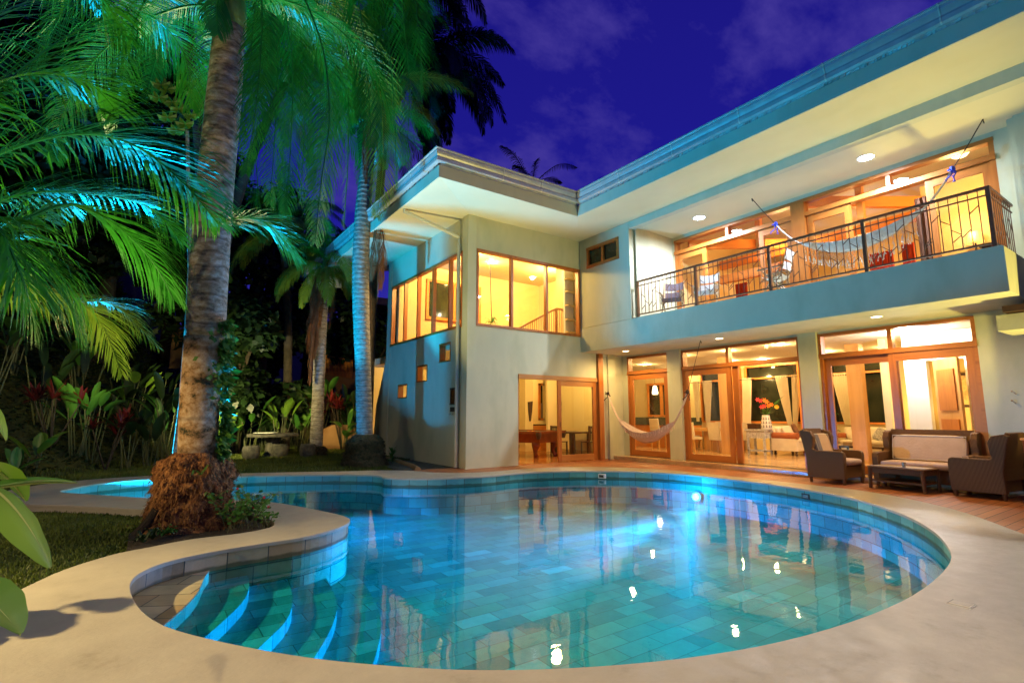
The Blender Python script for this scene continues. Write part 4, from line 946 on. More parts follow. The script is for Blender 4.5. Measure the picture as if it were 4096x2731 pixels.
for x in (-.235, .235):
    for y in (-.435, .435): obj('leg', MB().tube([(x, y, .375), (x*1.03, y*1.03, 0)], [.034, .028], 8), M['wicker'], t, world=False)
q = W(620, 330, 2, .41)
tag(obj('tumbler', MB().lathe([(.025, 0), (.036, .09), (.033, .09), (.022, .01)], (q.x, q.y, .411), 16), M['steel'], smooth=True), 'small silver tumbler on the glass top of the low wicker table', 'cup')
q = W(625, 412, 2, .16); tag(obj('ashtray_bowl', MB().lathe([(.03, 0), (.06, .03), (.05, .05), (.02, .02)], (q.x, q.y, .155), 16), M['black'], smooth=True), 'small black bowl on the lower shelf of the wicker table', 'bowl')
q = W(1543, 100, 0, 11.25)
mb = MB(); mb.box(11.15, 11.55, q.y-.45, q.y-.02, .02, q.z-.03); obj_ = None
t = thing('wooden_cabinet', 'reddish wooden cabinet cut by the right frame edge beside the armchair', 'cabinet', (11.35, q.y-.25, 0))
obj('body', mb, M['mahogany'], t); obj('top', MB().box(11.13, 11.57, q.y-.47, q.y, q.z-.03, q.z), M['beam'], t)
mb = MB(); 
for z in (1.60, 1.42): 
    q = J(625, 885 if z == 1.60 else 943, 0, 12.58); mb.tube([(12.6, q.y-.04, q.z-.05), (12.55, q.y-.02, q.z-.02), (12.55, q.y, q.z)], .006, 6); mb.lathe([(.001, -.02), (.02, 0), (.001, .02)], (12.55, q.y, q.z), 10)
tag(obj('wall_hooks', mb, M['bamboo']), 'pair of small knobbed hooks on the cream wall right of the doors', 'hooks')
# iron hook rack on the tower wall
mb = MB(); a = T(720, 735, 0, 6.78); b = T(775, 800, 0, 6.78)
mb.box(6.77, 6.785, b.y, a.y, a.z-.12, a.z)
for k in range(4):
    y = b.y+.02+k*(a.y-b.y-.02)/3.2; mb.tube([(6.77, y, a.z-.12), (6.77, y, b.z), (6.75, y+.01, b.z-.015), (6.735, y+.02, b.z+.02)], .005, 5)
tag(obj('hook_rack', mb, M['black']), 'small black iron hook rack on the blue-lit tower wall', 'hook rack')
# balcony folding chairs
def folding_chair(label, loc, rz, cloth):
    t = thing('folding_chair', label, 'folding chair', loc, rz)
    for s_ in (-1, 1):
        x = s_*.26
        obj('leg', MB().tube([(x, -.22, 0), (x, .18, .56)], .017, 7), M['bamboo'], t, world=False)
        obj('leg', MB().tube([(x*.9, .24, 0), (x*.9, -.20, .54)], .017, 7), M['bamboo'], t, world=False)
        obj('armrest', MB().bar((x*1.04, -.30, .57), (x*1.04, .26, .60), .055, .025), M['bamboo'], t, world=False)
        obj('back_post', MB().tube([(x*.95, .16, .36), (x*.95, .34, .98)], .016, 7), M['bamboo'], t, world=False)
        mb = MB()
        for k in range(5): mb.tube([(x*1.02, -.22+k*.09, .30+.0*k), (x*1.02, -.22+k*.09, .57)], .008, 5)
        mb.tube([(x*1.02, -.24, .30), (x*1.02, .18, .30)], .012, 6); obj('arm_slats', mb, M['bamboo'], t, world=False)
    mb = MB(); m_ = 8
    for (z0, z1, y0, y1) in ((.74, .96, .27, .33),):
        for i in range(m_+1):
            u = i/m_*2-1; mb.v += [(u*.25, y0+.05*(1-u*u), z0-.02*(1-u*u)), (u*.25, y1+.05*(1-u*u), z1-.03*(1-u*u))]
        for i in range(m_): mb.f.append((2*i, 2*i+2, 2*i+3, 2*i+1))
    obj('back_sling', mb, M[cloth], t, world=False); mb = MB()
    for i in range(m_+1):
        u = i/m_*2-1; mb.v += [(u*.25, .22+.05*(1-u*u), .52), (u*.25, .26+.05*(1-u*u), .68)]
    for i in range(m_): mb.f.append((2*i, 2*i+2, 2*i+3, 2*i+1))
    obj('lower_back_sling', mb, M[cloth], t, world=False); mb = MB()
    for i in range(m_+1):
        u = i/m_; mb.v += [(-.25, -.24+.44*u, .42-.07*math.sin(math.pi*u)), (.25, -.24+.44*u, .42-.07*math.sin(math.pi*u))]
    for i in range(m_): mb.f.append((2*i, 2*i+1, 2*i+3, 2*i+2))
    obj('seat_sling', mb, M[cloth], t, world=False)
RQ = RG(2400, 900, 2.94)
for lab, q, rz, cl in (('folding cane chair with dark mauve slings, leftmost on the balcony', (860, 990), -62, 'canvas_dark'), ('folding cane chair with pale canvas slings, second on the balcony', (1260, 915), -72, 'canvas'), ('folding cane chair seen side-on in the middle of the balcony', (2080, 760), -170, 'canvas')):
    p = RQ(q[0], q[1], 0, 11.35); folding_chair(lab, (11.35, p.y, 3.985), rad(rz), cl)
# ------------------------------------------------------------------ living room furniture
def sofa(label, loc, rz, w, pillows, z0=.1):
    t = thing('sofa', label, 'sofa', loc, rz)
    obj('base', MB().box(-w/2+.02, w/2-.02, -.36, .40, .14, .40), M['cream_fabric'], t, world=False, bevel=.02)
    obj('backrest', MB().extr([(.26, .38), (.44, .38), (.52, .88), (.44, .90), (.36, .86)], 0, -w/2+.05, w/2-.05), M['cream_fabric'], t, world=False, fixn=True, bevel=.02)
    for s_ in (-1, 1):
        a = obj('armrest', MB().extr([(-.40, .14), (.42, .14), (.42, .60), (-.40, .60)], 0, min(s_*w/2, s_*(w/2-.14)), max(s_*w/2, s_*(w/2-.14))), M['cream_fabric'], t, world=False, fixn=True, bevel=.02)
        obj('arm_roll', MB().tube([(s_*(w/2-.05), -.42, .61), (s_*(w/2-.05), .36, .61)], .10, 16), M['rust_fabric'] if pillows == 1 or s_ < 0 else M['cream_fabric'], a, world=False, smooth=True)
        for y in (-.32, .34): obj('foot', MB().lathe([(.03, 0), (.05, .05), (.03, .08), (.045, .14)], (s_*(w/2-.1), y, 0), 10), M['dark_wood'], t, world=False)
    obj('seat_cushion', MB().soft(-w/2+.14, w/2-.14, -.40, .28, .39, .53), M['cream_fabric'], t, world=False, smooth='all')
    n = 1 if w < 1.3 else 2
    for k in range(n):
        a = -w/2+.15+k*(w-.3)/n; c = obj('back_cushion', MB().soft(a, a+(w-.3)/n, -.06, .10, 0, .38), M['cream_fabric'], t, world=False, smooth='all'); c.location = (0, .22, .50); c.rotation_euler = (rad(-12), 0, 0)
    return t
sofa('cream sofa with rust arm roll behind the carved side table', (17.0, 8.7, .1), rad(180), 1.3, 1) if False else None
t1 = sofa('cream sofa with rust-coloured arm roll beside the carved side table', (16.95, 8.15, .1), rad(90-90), 1.25, 1)
t1.rotation_euler = (0, 0, rad(5)); t1.location = (16.75, 8.55, .1)
t1.rotation_euler = (0, 0, rad(-180)); t1.location = (17.0, 8.75, .1); t1.rotation_euler = (0, 0, rad(0))
t2 = sofa('long cream sofa under the back window behind the wooden post', (17.35, 6.5, .1), rad(-90), 2.2, 2)
def pillow(label, loc, mat, rot, s=.4):
    o = obj('throw_pillow', MB().soft(-s/2, s/2, -.07, .07, -s/2, s/2), M[mat], None, smooth='all'); o.location = loc; o.rotation_euler = rot; tag(o, label, 'pillow')
pillow('brown throw pillow on the near cream sofa', (17.15, 8.75, .86), 'brown_fabric', (rad(-25), rad(25), .4), .38)
pillow('pale throw pillow beside the brown one on the near sofa', (16.8, 8.85, .82), 'cream_fabric', (rad(-25), rad(-12), -.2), .36)
pillow('patterned brown and cream pillow on the long sofa', (17.15, 6.35, .78), 'carved', (rad(-20), rad(30), -1.5), .38)
# carved side table with box and vase
t = thing('side_table', 'whitewashed carved side table with a shelf, under the vase', 'side table', (16.25, 9.45, .1))
q0 = K(650, 1030, 2, .86); 
obj('table_top', MB().box(15.98, 16.52, 9.12, 9.80, .85, .90), M['carved'], t); obj('drawer_box', MB().box(16.02, 16.48, 9.16, 9.76, .62, .848), M['carved'], t)
for x in (16.03, 16.43):
    for y in (9.17, 9.71): obj('leg', MB().box(x, x+.06, y, y+.06, .10, .62), M['carved'], t)
obj('shelf', MB().box(16.03, 16.49, 9.17, 9.77, .20, .24), M['carved'], t)
tag(obj('wooden_box', MB().box(16.1, 16.38, 9.46, 9.76, .90, 1.05).box(16.09, 16.39, 9.45, 9.77, 1.05, 1.07), M['dark_wood']), 'dark wooden box beside the vase on the carved table', 'box')
vx, vy = 16.25, 9.12
t = thing('vase', 'white vase with triangle relief holding orange and yellow flowers', 'vase', (vx, vy+.08, .90)); vy += .08
obj('body', MB().lathe([(.13, 0), (.165, .06), (.15, .22), (.11, .44), (.12, .45)], (vx, vy, .90), 20), M['vasewhite'], t, smooth=True)
mb = MB()
for r_, z0, z1 in ((.170, .06, .16), (.162, .18, .28), (.14, .30, .40)):
    for k in range(12):
        a = k*math.pi/6; f_ = lambda aa, z, rr_: Vector((vx+math.cos(aa)*rr_, vy+math.sin(aa)*rr_, .90+z)); mb.quad(f_(a-.16, z0, r_), f_(a+.16, z0, r_), f_(a, z1, r_-.012))
obj('relief', mb, M['grey_fabric'], t)
rr = random.Random(11)
heads = [(740, 780, 'petal_r'), (775, 845, 'petal_r'), (800, 785, 'petal'), (820, 800, 'petal'), (765, 790, 'petal_r'), (838, 835, 'petal'), (862, 825, 'petal'), (910, 845, 'petal_y'), (800, 838, 'petal_r')]
for px, py, mt in heads:
    c = K(px, py, 0, vx-.05+rr.uniform(-.06, .06)); f = obj('flower', MB(), M[mt], t) if False else None
    mb = MB(); fw = Vector((-.8, -.55, .1)).normalized(); u_ = fw.cross(Vector((0, 0, 1))).normalized(); w_ = u_.cross(fw); nP = 6 if mt != 'petal_y' else 14; R_ = .085 if mt != 'petal_y' else .075
    for k in range(nP):
        a = 2*math.pi*k/nP; d_ = u_*math.cos(a)+w_*math.sin(a); s_ = -u_*math.sin(a)+w_*math.cos(a)
        mb.quad(c, c+d_*R_*.5+s_*R_*.28+fw*.02, c+d_*R_+fw*.035, c+d_*R_*.5-s_*R_*.28+fw*.02)
    f = obj('flower', mb, M[mt], t)
    obj('stem', MB().tube([c, (c+Vector((vx, vy, 1.5)))/2, (vx, vy, 1.33)], .005, 5), M['stem'], t)
mb = MB()
for k in range(26):
    a = rr.uniform(0, 6.3); b = Vector((vx, vy, 1.33)); e_ = b+Vector((math.cos(a)*rr.uniform(.05, .25), math.sin(a)*rr.uniform(.05, .3)-.05, rr.uniform(.1, .32))); m_ = (b+e_)/2; s_ = Vector((-math.sin(a), math.cos(a), 0))*.022
    mb.quad(b, m_+s_, e_, m_-s_)
for px, py in ((980, 740), (960, 770), (945, 800)):
    e_ = K(px, py, 0, vx); b = Vector((vx, vy, 1.33)); m_ = (b+e_)/2+Vector((0, .02, .06)); s_ = Vector((0, .02, .01)); mb.quad(b, m_+s_, e_, m_-s_)
obj('leaves', mb, M['fern'], t)
# curtains
def curtain(label, y0, y1, z0, z1, x, tie, y2=None, seed=0):
    """gathered cloth from rod y0..y1 to a bundled bottom at tie"""
    mb = MB(); n = 48; m_ = 16
    for j in range(m_+1):
        v_ = j/m_
        for i in range(n+1):
            u = i/n; w0 = y0+(y1-y0)*u; w1 = tie+(u-.5)*(y2 or .16); e_ = v_**1.15
            y = w0*(1-e_)+w1*e_; mb.v.append((x+.05*math.sin(u*44+seed)*(1-.35*v_), y, z1-(z1-z0)*v_))
    for j in range(m_):
        for i in range(n): a = j*(n+1)+i; mb.f.append((a, a+1, a+n+2, a+n+1))
    o = obj('curtain', mb, M['curtain'], smooth='all'); tag(o, label, 'curtain')
    r_ = obj('rod', MB().tube([(x, y0-.12, z1-.06), (x, y1+.12, z1-.06)], .018, 8), M['dark_wood'], o)
X0 = 17.72
def cy(px, py, f=K): return f(px, py, 0, X0).y
curtain('cream curtain hanging left of the open middle doorway view', cy(680, 600), cy(603, 600), 1.02, 2.67, X0, cy(640, 980), .30, 1)
curtain('cream curtain swept toward its tie just right of the flowers', cy(1000, 570), cy(893, 570), .95, 2.68, X0, cy(1035, 1010), .12, 2)
curtain('cream curtain falling beside the potted palm', cy(1135, 560), cy(1040, 560), .95, 2.68, X0, cy(1075, 1010), .14, 3)
curtain('bright cream curtain tied in a knot, leftmost in the middle door glass', cy(212, 620), cy(163, 620), 1.1, 2.66, X0, cy(205, 940), .10, 4)
curtain('cream curtain falling straight behind the dining chairs', cy(328, 612), cy(252, 612), .9, 2.66, X0, cy(300, 1030), .12, 5)
curtain('narrow cream curtain between timber post and door stile', cy(540, 600), cy(512, 600), 1.1, 2.67, X0, cy(575, 900), .08, 6)
curtain('wide beige curtain gathered to the right, behind the post', cy(840, 262, NN), cy(640, 262, NN), 1.05, 2.64, X0, cy(830, 825, NN), .16, 7)
curtain('beige curtain beside the white partition', cy(1480, 210, NN), cy(1403, 210, NN), 1.05, 2.66, X0, cy(1545, 825, NN), .14, 8)
# potted palm indoors
t = thing('potted_palm', 'small potted palm beside the near cream sofa', 'potted palm', (17.45, 8.1, .1))
obj('pot', MB().lathe([(.12, 0), (.18, .3), (.19, .32), (.16, .32)], (17.45, 8.1, .1), 16), M['rendered'], t)
mb = MB()
for k in range(16):
    a = k*2.4; b = Vector((17.45, 8.1, .42)); d_ = Vector((math.cos(a), math.sin(a), 0)); h = .5+.7*((k*7) % 5)/5
    st_ = [b, b+d_*.1+Vector((0, 0, h*.6)), b+d_*.28+Vector((0, 0, h)), b+d_*.45+Vector((0, 0, h*.9))]
    mb.tube(st_, .006, 4, False)
    for j in range(12):
        u = j/12; p = st_[2]+(st_[3]-st_[2])*u*1.0 if j > 3 else st_[1]+(st_[2]-st_[1])*(j/4)
        for s_ in (-1, 1):
            sd = Vector((-d_.y, d_.x, 0))*s_; e_ = p+sd*.14+d_*.08+Vector((0, 0, -.03)); mb.quad(p, (p+e_)/2+Vector((0, 0, .02))+d_*.008, e_, (p+e_)/2+Vector((0, 0, .01))-d_*.008)
obj('fronds', mb, M['fern'], t)
# dining table and chairs
t = thing('dining_table', 'thick pale wooden dining table behind the door glass', 'dining table', (17.0, 11.35, .1))
obj('table_top', MB().box(16.5, 17.5, 10.7, 12.3, .78, .88), M['pale_wood'], t); obj('pedestal', MB().box(16.8, 17.2, 11.1, 11.9, .1, .78), M['pale_wood'], t)
def dchair(label, x, y, rz):
    t = thing('dining_chair', label, 'dining chair', (x, y, .1), rz, 'woven dining chairs at the pale table')
    obj('seat', MB().box(-.23, .23, -.23, .23, .40, .48), M['cream_fabric'], t, world=False, bevel=.01); obj('backrest', MB().extr([(.17, .48), (.24, .48), (.30, 1.0), (.24, 1.0)], 0, -.22, .22), M['cream_fabric'], t, world=False, fixn=True)
    for a in (-.19, .19):
        for b in (-.19, .19): obj('leg', MB().box(a-.025, a+.025, b-.025, b+.025, 0, .40), M['pale_wood'], t, world=False)
for lab, x, y, rz in (('woven dining chair nearest the glass, in front of the table', 15.95, 11.75, 90), ('woven dining chair at the near end of the table, right of the post', 16.75, 10.45, 180), ('woven dining chair at the far side of the table, left', 17.6, 11.9, -90), ('woven dining chair at the far side of the table, right', 17.6, 11.0, -90), ('woven dining chair at the far end of the table', 17.0, 12.6, 0), ('woven dining chair partly behind the thick post', 16.2, 10.9, 90)):
    dchair(lab, x, y, rad(rz))
# coffee table indoors
t = thing('coffee_table', 'low dark coffee table before the long cream sofa', 'coffee table', (16.4, 6.3, .1))
obj('table_top', MB().box(16.05, 16.65, 5.9, 7.1, .45, .50), M['dark_wood'], t)
for x in (16.1, 16.56):
    for y in (5.95, 7.0): obj('leg', MB().box(x, x+.05, y, y+.05, .1, .45), M['dark_wood'], t)
tag(obj('tissue_box', MB().box(16.2, 16.35, 6.75, 6.98, .50, .60), M['bamboo']), 'small wooden box on the dark coffee table indoors', 'box')
# kitchen
t = thing('kitchen_island', 'wooden kitchen counter with dark granite top behind the hammock', 'kitchen counter', (16.6, 13.8, .1))
obj('cabinet', MB().box(16.5, 16.95, 12.9, 15.0, .1, .96), M['beam'], t); obj('worktop', MB().box(16.4, 17.05, 12.8, 15.1, .96, 1.0), M['granite'], t)
t = thing('kitchen_counter', 'rear kitchen counter with dark splashback under the window', 'kitchen counter', (17.7, 13.9, .1))
obj('cabinet', MB().box(17.45, 17.95, 12.8, 16.2, .1, .95), M['beam'], t); obj('worktop', MB().box(17.4, 17.95, 12.8, 16.2, .95, .99), M['granite'], t); obj('splashback', MB().box(17.96, 17.99, 12.8, 16.2, .99, 1.25), M['granite'], t)
for lab, x, y in (('cream upholstered bar stool at the kitchen counter', 16.15, 13.45), ):
    t = thing('bar_stool', lab, 'bar stool', (x, y, .1), rad(90))
    obj('seat', MB().box(-.22, .22, -.22, .22, .66, .76), M['cream_fabric'], t, world=False, bevel=.02); obj('backrest', MB().extr([(.16, .76), (.23, .76), (.27, 1.12), (.21, 1.12)], 0, -.21, .21), M['cream_fabric'], t, world=False, fixn=True, bevel=.02)
    for a in (-.18, .18):
        for b in (-.18, .18): obj('leg', MB().box(a-.02, a+.02, b-.02, b+.02, 0, .66), M['pale_wood'], t, world=False)
q = S(385, 1050, 0, 16.6); t = thing('tap', 'curved chrome kitchen tap on the dark counter', 'tap', (16.7, q.y, 1.0)); obj('spout', MB().tube([(16.7, q.y, 1.0), (16.7, q.y, 1.25), (16.66, q.y, 1.3), (16.6, q.y, 1.27)], .014, 8), M['steel'], t)
tag(obj('bottle', MB().lathe([(.035, 0), (.035, .14), (.012, .2), (.012, .24)], (16.55, q.y-.12, 1.0), 12), M['dark_wood']), 'small dark bottle beside the kitchen tap', 'bottle')
for lab, (px, py) in (('glowing glass pendant lamp over the kitchen counter', (410, 750)), ('second glowing pendant lamp half hidden by the column', (557, 760))):
    q = S(px, py, 0, 16.3); t = thing('pendant_lamp', lab, 'pendant lamp', (16.3, q.y, q.z))
    obj('shade', MB().lathe([(.10, -.16), (.12, -.10), (.07, .16), (.03, .18)], (16.3, q.y, q.z), 16), M['pendantglow'], t, smooth=True); obj('cord', MB().tube([(16.3, q.y, q.z+.17), (16.3, q.y, 3.24)], .006, 5), M['black'], t)
# bedroom beyond the partition
t = thing('table_lamp', 'yellow drum-shade table lamp beside the framed picture', 'table lamp', (16.7, 4.62, .1))
q = J(240, 1045, 0, 16.7)
obj('shade', MB().lathe([(.20, -.13), (.16, .13)], (16.7, q.y, q.z), 20), M['shade'], t); obj('stand', MB().lathe([(.07, 0), (.025, .05), (.03, q.z-.9)], (16.7, q.y, .80), 12), M['vasewhite'], t)
tag(obj('bedside_table', MB().box(16.45, 17.0, q.y-.3, q.y+.3, .1, .76).box(16.42, 17.03, q.y-.33, q.y+.33, .76, .80), M['dark_wood']), 'dark bedside table carrying the yellow lamp', 'bedside table')
a = J(168, 778, 0, 17.68); b = J(303, 985, 0, 17.68); y1 = a.y; y0 = a.y-.75
t = thing('framed_picture', 'dark framed abstract picture on the bedroom wall above the lamp', 'picture', (17.68, (y0+y1)/2, b.z))
obj('frame', MB().box(17.64, 17.69, y0, y1, b.z, a.z).box(17.63, 17.64, y0+.0, y0+.07, b.z, a.z).box(17.63, 17.64, y1-.07, y1, b.z, a.z), M['dark_wood'], t)
M['art'] = mat_noise('abstract_canvas', (.16, .07, .04), (.75, .55, .25), 5, .6, 0, c2=(.45, .25, .12))
obj('canvas', MB().box(17.625, 17.638, y0+.07, y1-.07, b.z+.07, a.z-.07), M['art'], t)
t = thing('panelled_door', 'open pale wooden door with carved panels right of the lamp', 'door', (14.75, 3.75, .1))
obj('leaf', MB().box(14.70, 14.76, 3.72, 3.8, .1, 2.6) if False else MB().bar((14.74, 4.28, 1.35), (14.2, 3.7, 1.35), .05, 2.5), M['pale_wood'], t)
for z_ in (.5, 1.05, 1.9): obj('panel', MB().bar(Vector((14.64, 4.20, z_)), Vector((14.26, 3.79, z_)), .07, .42 if z_ != 1.9 else .9), M['wood_v'], t)
# games room
t = thing('pool_table', 'mahogany billiard table with green cloth and curved legs', 'billiard table', (10.4, 14.7, .012), rad(20))
obj('bed', MB().box(-.74, .74, -1.35, 1.35, .74, .79), M['felt'], t, world=False)
mb = MB(); mb.box(-.85, -.70, -1.45, 1.45, .74, .83); mb.box(.70, .85, -1.45, 1.45, .74, .83); mb.box(-.7, .7, -1.45, -1.32, .74, .83); mb.box(-.7, .7, 1.32, 1.45, .74, .83); obj('rail', mb, M['mahogany'], t, world=False, bevel=.01)
mb = MB(); pr_ = [(-.80, .74), (.80, .74), (.66, .46), (-.66, .46)]; mb.extr(pr_, 1, -1.34, 1.34); obj('apron', mb, M['mahogany'], t, world=False, fixn=True)
for x in (-.55, .55):
    for y in (-1.12, 1.12):
        c = [(x, y, .47), (x*1.05, y*1.03, .38), (x*.98, y*.98, .22), (x*1.0, y*1.0, .10), (x*1.09, y*1.05, .03), (x*1.09, y*1.05, 0)]
        obj('leg', MB().tube(c, [.13, .14, .075, .055, .085, .06], 12), M['mahogany'], t, world=False, smooth=True)
for x in (-.78, .78):
    for y in (-1.38, 1.38): obj('pocket', MB().lathe([(.05, -.22), (.09, -.1), (.09, 0)], (x, y, .80), 10), M['dark_wood'], t, world=False)
balls = []
for k, (px, py) in enumerate(((345, 1020), (360, 1021), (375, 1019), (395, 1021), (410, 1019), (425, 1021))):
    q = U(px, py, 2, .82); o = obj('billiard_ball', MB().lathe([(.001, -.028), (.02, -.02), (.028, 0), (.02, .02), (.001, .028)], (q.x, q.y, .818), 12), M[('petal', 'petal_y', 'petal_r')[k % 3]], smooth=True); tag(o, 'small coloured ball in the row on the green cloth', 'billiard ball', 'balls on the billiard table')
t = thing('wooden_table', 'dark wooden table with slatted chairs behind the tower door glass', 'table', (12.0, 13.9, .012))
obj('table_top', MB().box(11.9, 12.75, 13.5, 14.6, .72, .78), M['dark_wood'], t)
for x in (11.95, 12.62):
    for y in (13.55, 14.47): obj('leg', MB().box(x, x+.08, y, y+.08, .012, .72), M['dark_wood'], t)
for lab, x, y, rz in (('dark slat-back chair left of the dark table', 11.6, 13.9, 90), ('dark slat-back chair in front of the dark table', 12.3, 13.15, 180)):
    t = thing('wooden_chair', lab, 'chair', (x, y, .012), rad(rz))
    obj('seat', MB().box(-.21, .21, -.21, .21, .43, .46), M['dark_wood'], t, world=False)
    for a in (-.19, .19):
        obj('leg', MB().box(a-.02, a+.02, -.2, -.16, 0, .43), M['dark_wood'], t, world=False); obj('leg', MB().box(a-.02, a+.02, .17, .21, 0, .98), M['dark_wood'], t, world=False)
    mb = MB()
    for k in range(4): mb.box(-.12+k*.075, -.09+k*.075, .18, .20, .5, .9)
    mb.box(-.17, .17, .175, .205, .9, .97); obj('back_slats', mb, M['dark_wood'], t, world=False)
t = thing('refrigerator', 'grey refrigerator with wooden cupboards above, behind the tower door', 'refrigerator', (13.3, 15.7, .1))
a = U(940, 680, 1, 15.6); b = U(1035, 680, 1, 15.6)
t.location = (a.x, 15.6, .1)
obj('body', MB().box(a.x, b.x+.05, 15.6, 16.2, .1, a.z), M['steel'], t); obj('handle', MB().box(a.x+.05, a.x+.08, 15.56, 15.6, .8, 1.5), M['black'], t)
tag(obj('wall_cupboard', MB().box(a.x, b.x+.05, 15.7, 16.2, a.z+.03, a.z+.5), M['beam']), 'small wooden cupboard above the refrigerator', 'cupboard')
a = U(845, 450, 1, 15.4); b = U(925, 450, 1, 15.4); tag(obj('timber_pillar', MB().box(a.x, b.x, 15.4, 15.6, .1, 3.2), M['wood_v']), 'tall orange timber pillar left of the refrigerator', 'pillar')
a = U(1045, 500, 1, 14.9); tag(obj('yellow_wall', MB().box(a.x, a.x+1.2, 14.9, 15.0, .1, 3.2), M['cream']), 'plain yellow wall segment right of the refrigerator', 'wall')
a = U(425, 415, 1, 16.35); b = U(695, 880, 1, 16.35); c_ = U(480, 415, 1, 16.35)
t = thing('pass_through_window', 'wooden framed serving window with frosted lower pane in the games room', 'window', (a.x, 16.35, b.z))
mb = MB(); w_ = .08; mb.box(c_.x, b.x, 16.3, 16.38, b.z, b.z+w_); mb.box(c_.x, b.x, 16.3, 16.38, a.z-w_, a.z); mb.box(c_.x, c_.x+w_, 16.3, 16.38, b.z, a.z); mb.box(b.x-w_, b.x, 16.3, 16.38, b.z, a.z); obj('frame', mb, M['beam'], t)
obj('pane', MB().box(c_.x+w_, b.x-w_, 16.33, 16.35, b.z+w_, a.z-w_), M['nightglass'], t); obj('frosted_pane', MB().box(c_.x+w_, b.x-w_, 16.31, 16.325, b.z+w_, (a.z+b.z)/2-.05), M['grey_fabric'], t)
t = thing('wooden_sideboard', 'orange wood counter with drawers and dark top in the games room', 'counter', (a.x, 16.2, .012))
a = U(425, 930, 1, 16.1); b = U(700, 930, 1, 16.1); obj('cabinet', MB().box(a.x, b.x, 16.1, 16.6, .012, a.z-.04), M['beam'], t); obj('worktop', MB().box(a.x-.03, b.x+.03, 16.07, 16.6, a.z-.04, a.z), M['granite'], t)
a = U(348, 650, 1, 15.9); b = U(375, 890, 1, 15.9); c_ = U(405, 640, 1, 15.9)
tag(obj('carved_wall_hanging', MB().extr([(a.x, a.z), (c_.x, a.z+.03), (c_.x-.03, a.z-.3), (b.x+.02, b.z), (b.x-.02, b.z), (a.x+.02, a.z-.3)], 1, 15.86, 15.9), M['dark_wood'], fixn=True), 'tapered dark carved ornament hanging on the yellow games room wall', 'wall ornament')
a = U(325, 400, 1, 15.9); b = U(420, 1000, 1, 15.9); tag(obj('yellow_pillar', MB().box(a.x-.02, b.x, 15.92, 16.3, .012, 3.2), M['cream']), 'yellow pillar carrying the tapered carved ornament', 'pillar')
a = U(757, 645, 1, 15.3); b = U(805, 745, 1, 15.3); t = thing('framed_picture', 'small dark double picture frame behind the tower door glass', 'picture', (a.x, 15.3, b.z)); obj('frame', MB().box(a.x-.1, b.x, 15.28, 15.31, b.z, a.z), M['dark_wood'], t); obj('print', MB().box(a.x-.07, b.x-.03, 15.27, 15.279, b.z+.04, a.z-.04), M['art'], t)
tag(obj('cream_wall', MB().box(a.x-.6, b.x+.15, 15.32, 15.42, .012, 3.2), M['cream']), 'cream wall piece behind the small picture frame', 'wall')
# upstairs red curtains, dark curtain
for lab, u0, u1, v0, v1, x, mt in (('red curtain low behind the hammock fringe', (620, 1460), (830, 1340), 0, 0, 14.5, 'red_curtain'), ('red curtain right of the hammock fringe', (905, 1300), (1020, 1290), 0, 0, 14.5, 'red_curtain')):
    a = G(*u0, 0, x); b = G(*u1, 0, x); mb = MB(); n = 30
    for i in range(n+1):
        y = a.y+(b.y-a.y)*i/n; mb.v += [(x+.04*math.sin(i*1.9), y, 4.0), (x+.04*math.sin(i*1.9), y, max(a.z, b.z))]
    for i in range(n): mb.f.append((2*i, 2*i+2, 2*i+3, 2*i+1))
    tag(obj('curtain', mb, M[mt], smooth='all'), lab, 'curtain')
a = RQ(1590, 700, 0, 14.8); b = RQ(1730, 700, 0, 14.8); mb = MB()
for i in range(21):
    y = a.y+(b.y-a.y)*i/20; mb.v += [(14.8+.04*math.sin(i*1.9), y, 4.0), (14.8+.04*math.sin(i*1.9), y, a.z)]
for i in range(20): mb.f.append((2*i, 2*i+2, 2*i+3, 2*i+1))
tag(obj('curtain', mb, M['red_curtain'], smooth='all'), 'red curtain upstairs between the folding chairs', 'curtain')
mb = MB(); a = G(1030, 960, 0, 12.95); b = G(1170, 960, 0, 12.95)
for i in range(31):
    y = a.y+(b.y-a.y)*i/30; mb.v += [(12.95+.035*math.sin(i*1.7), y, 4.0), (12.95+.035*math.sin(i*1.7), y, 5.85)]
for i in range(30): mb.f.append((2*i, 2*i+2, 2*i+3, 2*i+1))
tag(obj('curtain', mb, M['brown_fabric'], smooth='all'), 'dark brown gathered curtain upstairs right of the hammock', 'curtain')
